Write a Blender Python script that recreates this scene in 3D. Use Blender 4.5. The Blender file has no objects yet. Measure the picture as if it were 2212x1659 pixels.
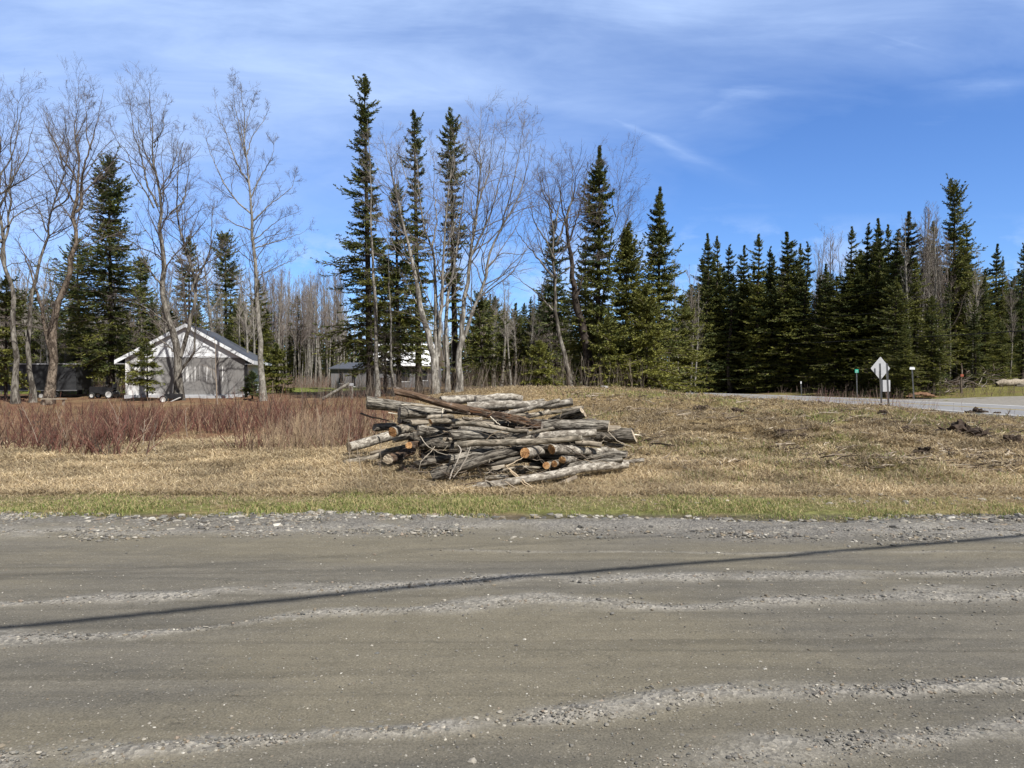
import bpy, math, numpy as np
from mathutils import Vector
rad = math.radians
SC = bpy.context.scene
COL = SC.collection

# ------------------------------------------------------------------ camera
CAM_H = 1.6
FV = 1551.0            # focal length in pixels of a 2212 px wide view of the photograph
CX, HY = 1106.0, 815.0 # image centre column, horizon row in that view
cd = bpy.data.cameras.new('camera'); cam = bpy.data.objects.new('camera', cd); COL.objects.link(cam)
cam.location = (0, 0, CAM_H)
cam.rotation_euler = (rad(90) - math.atan((829.5-HY)/FV), 0, 0)
cd.sensor_width = 36.0; cd.lens = 36.0*FV/2212.0
cd.clip_start = 0.05; cd.clip_end = 6000
SC.camera = cam

# ------------------------------------------------------------------ light
SUN_AZ, SUN_EL = 40.0, 48.0     # degrees to the right of straight-behind, height
sdir = Vector((math.sin(rad(SUN_AZ))*math.cos(rad(SUN_EL)), -math.cos(rad(SUN_AZ))*math.cos(rad(SUN_EL)), math.sin(rad(SUN_EL))))
ld = bpy.data.lights.new('sun', 'SUN'); lo = bpy.data.objects.new('sun', ld); COL.objects.link(lo)
lo.rotation_euler = sdir.to_track_quat('Z', 'Y').to_euler(); lo.location = (0, 0, 60)
ld.energy = 5.0; ld.angle = rad(0.53); ld.color = (1.0, 0.955, 0.89)

W = bpy.data.worlds.new('World'); SC.world = W; W.use_nodes = True
wt = W.node_tree; wt.nodes.clear()
class NT:
    def __init__(s, t): s.t = t
    def n(s, typ, **k):
        nd = s.t.nodes.new(typ)
        for a, v in k.items():
            if a.startswith('i_'): nd.inputs[a[2:].replace('_', ' ')].default_value = v
            else: setattr(nd, a, v)
        return nd
    def l(s, a, b): s.t.links.new(a, b)
    def val(s, sock, v):
        if hasattr(v, 'is_linked') or hasattr(v, 'links'): s.l(v, sock)
        else: sock.default_value = v
    def math(s, op, a, b=0.0, clamp=False):
        m = s.n('ShaderNodeMath', operation=op); m.use_clamp = clamp
        s.val(m.inputs[0], a); s.val(m.inputs[1], b); return m.outputs[0]
    def mix(s, f, a, b, bt='MIX'):
        m = s.n('ShaderNodeMix', data_type='RGBA', blend_type=bt)
        s.val(m.inputs[0], f)
        s.val(m.inputs[6], a if hasattr(a, 'links') else (*a, 1)); s.val(m.inputs[7], b if hasattr(b, 'links') else (*b, 1))
        return m.outputs[2]
    def ramp(s, f, p0, p1, c0=(0, 0, 0), c1=(1, 1, 1)):
        r = s.n('ShaderNodeMapRange'); r.clamp = True
        s.val(r.inputs[0], f); r.inputs[1].default_value = p0; r.inputs[2].default_value = p1
        return r.outputs[0]
    def noise(s, vec, scale, detail=4, rough=.55, dist=0):
        n = s.n('ShaderNodeTexNoise'); n.inputs['Scale'].default_value = scale
        n.inputs['Detail'].default_value = detail; n.inputs['Roughness'].default_value = rough
        n.inputs['Distortion'].default_value = dist
        if vec is not None: s.l(vec, n.inputs['Vector'])
        return n.outputs['Fac']
    def mapping(s, vec, scale=(1, 1, 1), rot=(0, 0, 0), loc=(0, 0, 0)):
        m = s.n('ShaderNodeMapping'); m.inputs['Scale'].default_value = scale
        m.inputs['Rotation'].default_value = rot; m.inputs['Location'].default_value = loc
        s.l(vec, m.inputs['Vector']); return m.outputs[0]
w = NT(wt)
sky = w.n('ShaderNodeTexSky', sky_type='NISHITA'); sky.sun_disc = False
sky.sun_elevation = rad(SUN_EL); sky.sun_rotation = rad(180-SUN_AZ)
sky.air_density = 1.0; sky.dust_density = 0.3; sky.ozone_density = 2.5; sky.altitude = 200
tc = w.n('ShaderNodeTexCoord'); sep = w.n('ShaderNodeSeparateXYZ'); w.l(tc.outputs['Generated'], sep.inputs[0])
ya = w.math('MAXIMUM', w.math('ABSOLUTE', sep.outputs[1]), 0.08)
uu = w.math('DIVIDE', sep.outputs[0], ya); vv = w.math('DIVIDE', sep.outputs[2], ya)
cmb = w.n('ShaderNodeCombineXYZ'); w.l(uu, cmb.inputs[0]); w.l(vv, cmb.inputs[1])
uv = cmb.outputs[0]
big = w.noise(w.mapping(uv, (1.1, 2.6, 1), (0, 0, rad(14)), (3.1, 1.7, 0)), 1.6, 6, .6, .6)
streak = w.noise(w.mapping(uv, (1.0, 5.0, 1), (0, 0, rad(16)), (0.4, 5.2, 0)), 2.6, 8, .6, .5)
edge = w.math('SUBTRACT', vv, w.math('ADD', 0.30, w.math('MULTIPLY', uu, 0.30)))
veil = w.math('ADD', w.ramp(edge, -0.10, 0.14), w.math('MULTIPLY', w.math('SUBTRACT', big, 0.5), 1.5))
veil = w.math('MULTIPLY', w.ramp(veil, 0.05, 1.0), w.math('ADD', 0.52, w.math('MULTIPLY', w.ramp(streak, .32, .68), 0.55)))
wisp = w.math('MULTIPLY', w.ramp(streak, .56, .78), w.ramp(big, .42, .62))
wisp = w.math('MULTIPLY', wisp, 0.62)
cov = w.math('MAXIMUM', w.math('MULTIPLY', veil, 0.78), wisp)
def wline(u0, v0, u1, v1, wd, amt):
    L = math.hypot(u1-u0, v1-v0); cx, cy = (u1-u0)/L, (v1-v0)/L
    du = w.math('SUBTRACT', uu, u0); dv = w.math('SUBTRACT', vv, v0)
    al = w.math('ADD', w.math('MULTIPLY', du, cx), w.math('MULTIPLY', dv, cy)); pe = w.math('ADD', w.math('MULTIPLY', du, -cy), w.math('MULTIPLY', dv, cx))
    pe = w.math('ADD', pe, w.math('MULTIPLY', w.math('SUBTRACT', big, .5), wd*2.2)); g = w.ramp(w.math('ABSOLUTE', pe), wd, 0.0)
    g = w.math('MULTIPLY', w.math('MULTIPLY', g, g), w.math('MULTIPLY', w.ramp(al, 0, L*.35), w.ramp(al, L, L*.6)))
    return w.math('MULTIPLY', w.math('MULTIPLY', g, amt), w.math('ADD', .25, w.ramp(streak, .38, .64)))
for q in ((.06, .40, .36, .255, .03, .5), (.10, .30, .78, .56, .07, .42), (-.55, .50, .22, .37, .045, .4), (.40, .50, .66, .44, .03, .4), (-.9, .52, -.2, .44, .07, .3), (.50, .40, .80, .42, .05, .25)):
    cov = w.math('MAXIMUM', cov, wline(*q))
puff = w.noise(w.mapping(uv, (1.0, 2.2, 1), (0, 0, 0), (7.3, 2.2, 0)), 7.5, 7, .62)
low = w.math('MULTIPLY', w.ramp(vv, 0.23, 0.15), w.ramp(puff, .47, .60))
cov = w.math('MAXIMUM', cov, w.math('MULTIPLY', low, .7))
grade = w.mix(1.0, sky.outputs[0], (0.80, 1.11, 1.64), 'MULTIPLY')
cloudc = w.mix(cov, grade, (5.5, 7.3, 10.9))
# unseen sky overhead and behind the camera dimmed to neutral, added to weaken fill
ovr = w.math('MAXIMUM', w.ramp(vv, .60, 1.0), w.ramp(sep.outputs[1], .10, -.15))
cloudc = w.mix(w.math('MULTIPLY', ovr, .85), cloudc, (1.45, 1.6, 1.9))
bg = w.n('ShaderNodeBackground'); bg.inputs['Strength'].default_value = 0.080
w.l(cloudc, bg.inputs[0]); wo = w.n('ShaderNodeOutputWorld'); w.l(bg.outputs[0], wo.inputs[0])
SC.view_settings.view_transform = 'Standard'; SC.view_settings.look = 'None'
SC.view_settings.exposure = 0.42; SC.view_settings.gamma = 1.0
SC.cycles.max_bounces = 6; SC.cycles.diffuse_bounces = 3; SC.cycles.transparent_max_bounces = 4

# ------------------------------------------------------------------ helpers
RNG = np.random.default_rng(7)
_pt = np.random.default_rng(1).permutation(256); _pt = np.concatenate([_pt, _pt, _pt]); _pv = np.random.default_rng(2).random(256)
def vnoise(p):
    p = np.asarray(p, float); i = np.floor(p).astype(int); f = p - i; f = f*f*(3-2*f); i &= 255
    out = 0
    for dx in (0, 1):
        for dy in (0, 1):
            for dz in (0, 1):
                h = _pv[_pt[_pt[_pt[(i[..., 0]+dx) & 255] + ((i[..., 1]+dy) & 255)] + ((i[..., 2]+dz) & 255)] & 255]
                wgt = (f[..., 0] if dx else 1-f[..., 0])*(f[..., 1] if dy else 1-f[..., 1])*(f[..., 2] if dz else 1-f[..., 2])
                out = out + h*wgt
    return out*2-1
def fbm(p, o=4):
    p = np.asarray(p, float); s = 0; a = 1
    for k in range(o): s = s + a*vnoise(p*2**k + 17.3*k); a *= .5
    return s
def n2(x, y, sx, sy=None, o=4, s=0.0):
    sy = sx if sy is None else sy
    x = np.asarray(x, float); y = np.asarray(y, float)
    return fbm(np.stack([x*sx+s, y*sy+s*1.3, np.zeros_like(x)+s], -1), o)

class MB:
    """collects vertices, quads/tris and per-vertex colours; build() makes ONE mesh object"""
    def __init__(s): s.v = []; s.q = []; s.t = []; s.c = []; s.u = []; s.qm = []; s.tm = []; s.n = 0
    def add(s, v, q=None, t=None, c=None, u=None, m=0):
        v = np.asarray(v, float).reshape(-1, 3)
        if q is not None and len(q): q = np.asarray(q, int).reshape(-1, 4); s.q.append(q+s.n); s.qm.append(np.full(len(q), m))
        if t is not None and len(t): t = np.asarray(t, int).reshape(-1, 3); s.t.append(t+s.n); s.tm.append(np.full(len(t), m))
        s.v.append(v); s.n += len(v)
        s.c.append(np.broadcast_to(np.asarray((1, 1, 1) if c is None else c, float), (len(v), 3)))
        s.u.append(np.zeros((len(v), 3)) if u is None else np.asarray(u, float).reshape(-1, 3))
        return s
    def box(s, lo, hi, c=None, m=0, rot=0.0, piv=(0, 0, 0)):
        x0, y0, z0 = lo; x1, y1, z1 = hi
        v = np.array([(x0,y0,z0),(x1,y0,z0),(x1,y1,z0),(x0,y1,z0),(x0,y0,z1),(x1,y0,z1),(x1,y1,z1),(x0,y1,z1)], float)
        if rot:
            a = v-np.array(piv); ca, sa = math.cos(rot), math.sin(rot)
            v = np.stack([a[:,0]*ca-a[:,1]*sa, a[:,0]*sa+a[:,1]*ca, a[:,2]], 1)+np.array(piv)
        return s.add(v, [(0,3,2,1),(4,5,6,7),(0,1,5,4),(1,2,6,5),(2,3,7,6),(3,0,4,7)], c=c, m=m)
    def build(s, name, mats, parent=None, smooth=False, loc=None):
        v = np.concatenate(s.v); me = bpy.data.meshes.new(name)
        if loc is None and parent is not None: loc = getattr(parent, '_w', None)
        o_ = np.array(PLOC.get(parent.name, (0, 0, 0)) if parent is not None else (loc or (0, 0, 0)), float)
        v = v-o_
        q = np.concatenate(s.q) if s.q else np.zeros((0, 4), int); t = np.concatenate(s.t) if s.t else np.zeros((0, 3), int)
        loops = np.concatenate([q.ravel(), t.ravel()]).astype(np.int32)
        ls = np.concatenate([np.arange(len(q))*4, len(q)*4+np.arange(len(t))*3]).astype(np.int32)
        me.vertices.add(len(v)); me.vertices.foreach_set('co', v.astype(np.float32).ravel())
        me.loops.add(len(loops)); me.loops.foreach_set('vertex_index', loops)
        me.polygons.add(len(ls)); me.polygons.foreach_set('loop_start', ls)
        mi = np.concatenate(([*s.qm] if s.qm else [np.zeros(0, int)])+([*s.tm] if s.tm else [np.zeros(0, int)])).astype(np.int32)
        me.polygons.foreach_set('material_index', mi)
        me.polygons.foreach_set('use_smooth', np.full(len(ls), bool(smooth)))
        me.update(calc_edges=True)
        a = me.attributes.new('Col', 'FLOAT_COLOR', 'POINT')
        c = np.concatenate(s.c); a.data.foreach_set('color', np.concatenate([c, np.ones((len(c), 1))], 1).astype(np.float32).ravel())
        a = me.attributes.new('tex', 'FLOAT_VECTOR', 'POINT'); a.data.foreach_set('vector', np.concatenate(s.u).astype(np.float32).ravel())
        for m in (mats if isinstance(mats, (list, tuple)) else [mats]): me.materials.append(m)
        o = bpy.data.objects.new(name, me); COL.objects.link(o)
        if parent is not None: o.parent = parent
        else: o.location = tuple(o_)
        return o
PLOC = {}
def tag(o, label=None, cat=None, group=None, kind=None):
    if label: o['label'] = label
    if cat: o['category'] = cat
    if group: o['group'] = group
    if kind: o['kind'] = kind
    return o
def thing(name, loc, label, cat, group=None):
    o = bpy.data.objects.new(name, None); COL.objects.link(o); o.location = loc; o.empty_display_size = .2
    PLOC[o.name] = tuple(loc); return tag(o, label, cat, group)
def dup(root, loc, rz=0, sc=(1, 1, 1), label=None, group=None):
    r = root.copy(); COL.objects.link(r); r.location = loc; r.rotation_euler = (0, 0, rz); r.scale = sc
    if label: r['label'] = label
    if group: r['group'] = group
    for ch in root.children:
        c = ch.copy(); COL.objects.link(c); c.parent = r
    return r
def W3(px, py, Y):   # a point of the place, from where the 2212 px wide photograph shows it and how far off it is
    return np.array([(px-CX)/FV*Y, Y, CAM_H-(py-HY)/FV*Y])
def unit(a): return a/np.maximum(np.linalg.norm(a, axis=-1, keepdims=True), 1e-9)
def resample(pts, n):
    pts = np.asarray(pts, float); d = np.r_[0, np.cumsum(np.linalg.norm(np.diff(pts, axis=0), axis=1))]
    # smooth (Catmull-like) by cubic through numpy: oversample linearly then box-smooth
    t = np.linspace(0, d[-1], n*4); p = np.stack([np.interp(t, d, pts[:, k]) for k in range(pts.shape[1])], 1)
    k = max(3, n//5*2+1); pad = np.concatenate([2*p[:1]-p[1:k][::-1], p, 2*p[-1:]-p[-k:-1][::-1]])
    ker = np.ones(k)/k; p = np.stack([np.convolve(pad[:, j], ker, 'same')[k-1:k-1+n*4] for j in range(p.shape[1])], 1)
    return p[np.linspace(0, n*4-1, n).astype(int)]
def tubes(mb, P, R, S, c=None, m=0, rj=None):
    P = np.asarray(P, float); R = np.asarray(R, float); B, n, _ = P.shape
    T = unit(np.gradient(P, axis=1)); d = unit(P[:, -1]-P[:, 0])
    ref = np.where(np.abs(d[:, 2:3]) < .9, np.array([[0, 0, 1.]]), np.array([[1., 0, 0]]))
    u = unit(np.cross(d, ref))[:, None, :]; v = unit(np.cross(T, u)); u = unit(np.cross(v, T))
    a = np.linspace(0, 2*np.pi, S, endpoint=False)
    ring = u[:, :, None, :]*np.cos(a)[None, None, :, None] + v[:, :, None, :]*np.sin(a)[None, None, :, None]
    RR = R[:, :, None, None] if rj is None else R[:, :, None, None]*rj[..., None]
    V = P[:, :, None, :]+ring*RR
    idx = np.arange(B*n*S).reshape(B, n, S); nx = np.roll(idx, -1, axis=2)
    q = np.stack([idx[:, :-1], nx[:, :-1], nx[:, 1:], idx[:, 1:]], -1).reshape(-1, 4)
    cc = None
    if c is not None: cc = np.broadcast_to(np.asarray(c, float).reshape(-1, 1, 1, 3) if np.ndim(c) > 1 else np.asarray(c, float), (B, n, S, 3)).reshape(-1, 3)
    L = np.r_[0, np.cumsum(np.linalg.norm(np.diff(P[0], axis=0), axis=1))]
    U = np.stack([np.cos(a)[None, None]*R[:, :, None], np.sin(a)[None, None]*R[:, :, None], np.broadcast_to(L[None, :, None], (B, n, S))], -1)
    mb.add(V.reshape(-1, 3), q, c=cc, u=U.reshape(-1, 3), m=m)
    return V
def grow(P, R, k, tlo, thi, lf, ang, up, n, rng, wob=.12, rf=.011, lmin=.15, wind=0.0, rmin=.004):
    B, m, _ = P.shape; I = np.repeat(np.arange(B), k); N = len(I)
    t = rng.uniform(tlo, thi, N)*(m-1); i0 = np.minimum(t.astype(int), m-2); f = (t-i0)[:, None]
    pos = P[I, i0]*(1-f)+P[I, i0+1]*f; T = unit(P[I, i0+1]-P[I, i0]); r = R[I, i0]*(1-f[:, 0])+R[I, i0+1]*f[:, 0]
    PL = np.linalg.norm(np.diff(P, axis=1), axis=2).sum(1)[I]
    pr = unit(np.cross(T, rng.normal(size=(N, 3)))); a = np.radians(rng.normal(ang, ang*.35, N))[:, None]
    D = unit(T*np.cos(a)+pr*np.sin(a)+np.array([wind, 0, up]))
    L = np.maximum(lf*PL*(1.05-.65*t/(m-1))*rng.uniform(.55, 1.2, N), lmin)
    Q = np.zeros((N, n, 3)); Q[:, 0] = pos
    for j in range(1, n):
        D = unit(D+rng.normal(size=(N, 3))*wob+np.array([0, 0, up*.35])); Q[:, j] = Q[:, j-1]+D*(L/(n-1))[:, None]
    r0 = np.maximum(np.minimum(r*.5, rf*L*.8+.001), rmin); RR = r0[:, None]*np.linspace(1, .28, n)[None]
    return Q, np.maximum(RR, rmin*.55)

# ------------------------------------------------------------------ materials
def new_mat(name):
    m = bpy.data.materials.new(name); m.use_nodes = True; t = NT(m.node_tree); m.node_tree.nodes.clear()
    b = t.n('ShaderNodeBsdfPrincipled'); o = t.n('ShaderNodeOutputMaterial'); t.l(b.outputs[0], o.inputs[0])
    return m, t, b
def bump(t, b, h, strength=.5, dist=.01):
    n = t.n('ShaderNodeBump'); n.inputs['Strength'].default_value = strength; n.inputs['Distance'].default_value = dist
    t.l(h, n.inputs['Height']); t.l(n.outputs[0], b.inputs['Normal'])
def attr(t, name='Col', typ='Color'):
    a = t.n('ShaderNodeAttribute'); a.attribute_name = name; return a.outputs[typ]
def m_plain(name, col, rough=.7, var=.25, sc=6, metal=0, bm=.0, co='Object', streak=(1, 1, 1)):
    m, t, b = new_mat(name); tc = t.n('ShaderNodeTexCoord'); vec = t.mapping(tc.outputs[co], streak)
    f = t.noise(vec, sc, 5); c = t.mix(t.ramp(f, .3, .7), tuple(x*(1-var) for x in col), tuple(min(1, x*(1+var)) for x in col))
    t.l(c, b.inputs['Base Color']); b.inputs['Roughness'].default_value = rough; b.inputs['Metallic'].default_value = metal
    b.inputs['Specular IOR Level'].default_value = .3
    if bm: bump(t, b, t.noise(vec, sc*4, 4), bm, .01)
    return m
def m_vcol(name, rough=.75, sat=None, trans=0.0, spec=.25, var=0.0, sc=3.0):
    m, t, b = new_mat(name); c = attr(t)
    if var:
        tc = t.n('ShaderNodeTexCoord'); f = t.noise(tc.outputs['Object'], sc, 3)
        k = t.ramp(f, .3, .7); c = t.mix(k, t.mix(1.0, c, (1-var, 1-var, 1-var), 'MULTIPLY'), t.mix(1.0, c, (1+var, 1+var, 1+var*.7), 'MULTIPLY'))
    t.l(c, b.inputs['Base Color']); b.inputs['Roughness'].default_value = rough; b.inputs['Specular IOR Level'].default_value = spec
    if trans:
        tr = t.n('ShaderNodeBsdfTranslucent'); t.l(c, tr.inputs[0]); mx = t.n('ShaderNodeMixShader'); mx.inputs[0].default_value = trans
        t.l(b.outputs[0], mx.inputs[1]); t.l(tr.outputs[0], mx.inputs[2])
        o = [x for x in m.node_tree.nodes if x.type == 'OUTPUT_MATERIAL'][0]; t.l(mx.outputs[0], o.inputs[0])
    return m
def m_bark(name, dark, light, stretch=.12, scale=28, patch=None, patch_amt=.5, bm=.8, dist=.012, vec='tex', lent=False):
    """bark: ridges stretched along the stem; tex attribute runs round and along the log"""
    m, t, b = new_mat(name)
    if vec == 'tex': v0 = attr(t, 'tex', 'Vector')
    else: v0 = t.n('ShaderNodeTexCoord').outputs['Object']
    oi = t.n('ShaderNodeObjectInfo'); cb = t.n('ShaderNodeCombineXYZ'); mm = t.math('MULTIPLY', oi.outputs['Random'], 37.0)
    t.l(mm, cb.inputs[0]); t.l(mm, cb.inputs[2]); ad = t.n('ShaderNodeVectorMath', operation='ADD'); t.l(v0, ad.inputs[0]); t.l(cb.outputs[0], ad.inputs[1]); v0 = ad.outputs[0]
    v = t.mapping(v0, (1, 1, stretch))
    f = t.noise(v, scale, 6, .65, .8); g = t.noise(v0, 5, 5, .65); fine = t.noise(v0, 90, 3, .7)
    k = t.ramp(f, .43, .60); c = t.mix(k, dark, light)
    c = t.mix(t.ramp(g, .35, .75), c, t.mix(1.0, c, (.46, .43, .40), 'MULTIPLY'))
    if patch is not None: c = t.mix(t.math('MULTIPLY', t.ramp(t.noise(v0, 9, 6, .75), .55, .66), patch_amt), c, patch)
    if lent:
        vl = t.mapping(v0, (.35, .35, 2.4)); c = t.mix(t.math('MULTIPLY', t.ramp(t.noise(vl, 22, 4, .7), .60, .68), .75), c, tuple(x*.25 for x in dark))
    c = t.mix(t.ramp(fine, .3, .75), t.mix(1.0, c, (.72, .72, .72), 'MULTIPLY'), c)
    t.l(c, b.inputs['Base Color']); b.inputs['Roughness'].default_value = .9; b.inputs['Specular IOR Level'].default_value = .15
    h = t.math('ADD', f, t.math('MULTIPLY', fine, .25)); bump(t, b, h, bm, dist)
    return m
def m_cut(name, c0, c1, core):
    m, t, b = new_mat(name); v = attr(t, 'tex', 'Vector')
    ln = t.n('ShaderNodeVectorMath', operation='LENGTH'); t.l(v, ln.inputs[0]); r = ln.outputs['Value']
    nz = t.noise(v, 8, 4); wv = t.math('SINE', t.math('MULTIPLY', t.math('ADD', r, t.math('MULTIPLY', nz, .03)), 520.0))
    c = t.mix(t.ramp(wv, -1, 1), c0, c1); c = t.mix(t.ramp(t.math('ADD', r, t.math('MULTIPLY', nz, .06)), .095, .045), c, core)
    c = t.mix(t.ramp(t.noise(v, 30, 5, .7), .45, .75), c, t.mix(1.0, c, (.55, .5, .45), 'MULTIPLY'))
    t.l(c, b.inputs['Base Color']); b.inputs['Roughness'].default_value = .85; bump(t, b, t.noise(v, 70, 3), .4, .004); return m

M = {}
M['needle'] = m_vcol('conifer_needles', .62, trans=.18, spec=.3)
M['twig'] = m_vcol('twig_bark', .85, spec=.1)
M['trunk_dark'] = m_bark('dark_conifer_bark', (.045, .036, .03), (.13, .11, .095), .5, 6, vec='obj', dist=.03)
M['trunk_grey'] = m_bark('grey_maple_bark', (.09, .08, .068), (.36, .34, .30), .3, 5.5, (.09, .085, .08), .55, vec='obj', dist=.03)
M['trunk_white'] = m_bark('whitish_maple_bark', (.17, .158, .14), (.56, .54, .49), .3, 6, (.12, .115, .105), .5, vec='obj', dist=.03)
M['trunk_pale'] = m_bark('pale_poplar_bark', (.22, .21, .18), (.46, .44, .40), .6, 7, (.07, .065, .06), .7, vec='obj', dist=.02)
M['trunk_brown'] = m_bark('brown_flaking_bark', (.07, .055, .043), (.32, .265, .21), .5, 7, (.46, .40, .33), .5, vec='obj', dist=.04)
M['grass'] = m_vcol('grass_blades', .65, trans=.25, spec=.2)
M['straw'] = m_vcol('dead_grass', .7, trans=.12, spec=.2)
M['stone'] = m_vcol('loose_stone', .8, spec=.25, var=.18, sc=60)

# ------------------------------------------------------------------ terrain
_st = [
 (-60, [(-200, 0), (200, 0)]), (8.6, [(-200, 0), (200, 0)]),
 (10.5, [(-30, .0), (0, -.02), (30, -.02)]),
 (13, [(-30, 0), (-5, 0), (0, .04), (5, .07), (12, .05), (22, 0)]),
 (20, [(-30, .05), (-10, .05), (-4, .28), (0, .55), (4, .6), (9, .48), (14, .16), (18, -.04)]),
 (27, [(-30, .08), (-12, .05), (-8, .15), (-4, .6), (0, 1.12), (4, 1.08), (7.3, .82), (13.8, .44), (17.6, .13), (19.5, -.05)]),
 (33, [(-30, .12), (-15, .15), (-8, .35), (-4, .7), (0, 1.15), (5, 1.05), (9, .66), (14, .34), (17.2, .26), (18.9, -.05)]),
 (40, [(-30, .25), (-15, .25), (-8, .5), (-4, .78), (0, .9), (6, .8), (10, .4), (15, .1), (18.5, -.05), (40, -.05)]),
 (52, [(-30, .4), (0, .8), (8, .5), (14, .1), (17.5, -.05), (31, -.05), (36, .1), (60, .3)]),
 (60, [(-30, .6), (0, .8), (10, .1), (13.5, -.05), (26, -.05), (30, .3), (34, .6), (39, 1.02), (50, 1.1), (60, 1.1)]),
 (70, [(-30, .7), (0, .7), (8, 0), (11, -.05), (22, -.05), (28, .4), (40, 1.15), (60, 1.2)]),
 (85, [(-30, .8), (-10, .6), (-2, -.05), (14, -.05), (20, .3), (60, 1)]),
 (110, [(-60, .9), (60, .9)]), (4000, [(-60, .9), (60, .9)])]
_sy = np.array([s[0] for s in _st], float)
def terr(X, Y, rough=True):
    X = np.asarray(X, float); Y = np.asarray(Y, float)
    Z = np.stack([np.interp(X, [a for a, _ in s[1]], [b for _, b in s[1]]) for s in _st])
    i = np.clip(np.searchsorted(_sy, Y, side='right')-1, 0, len(_sy)-2); f = np.clip((Y-_sy[i])/(_sy[i+1]-_sy[i]), 0, 1); f = f*f*(3-2*f)
    z = np.take_along_axis(Z, i[None], 0)[0]*(1-f)+np.take_along_axis(Z, (i+1)[None], 0)[0]*f
    if rough:
        k = np.clip((Y-9.5)/2.5, 0, 1)*np.clip((90-Y)/40, 0, 1)*(1-onroad(X, Y, 1.2))
        rgt = np.clip((X-1)/5, 0, 1)
        z = z+k*(.05*n2(X, Y, .5, o=3)+(.035+.07*rgt)*n2(X, Y, 1.9, o=4, s=9.)+.022*n2(X, Y, 6.5, o=2, s=4.))
    return z
HW_N = np.array([(19.6, 14), (19.1, 29), (18.9, 38), (18, 50), (15.5, 60), (11.5, 70), (2, 84), (-14, 98)], float)   # highway, near edge
HW_F = np.array([(31, 10), (29.8, 26), (28.7, 40), (27.0, 52.8), (24.8, 61), (21, 71), (12, 86), (-6, 103)], float)
def onroad(X, Y, pad=0):
    a = np.interp(Y, HW_N[:, 1], HW_N[:, 0])-pad; b = np.interp(Y, HW_F[:, 1], HW_F[:, 0])+pad
    return ((X > a) & (X < b) & (Y > 10) & (Y < 103)).astype(float)
def road_edge(X): return 8.12+.30*n2(X, X*0, .35, o=2, s=3.)+.15*n2(X, X*0, 1.6, o=4, s=5.)+.12*np.clip(1-np.abs(X-.5)/4, 0, 1)

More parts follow.
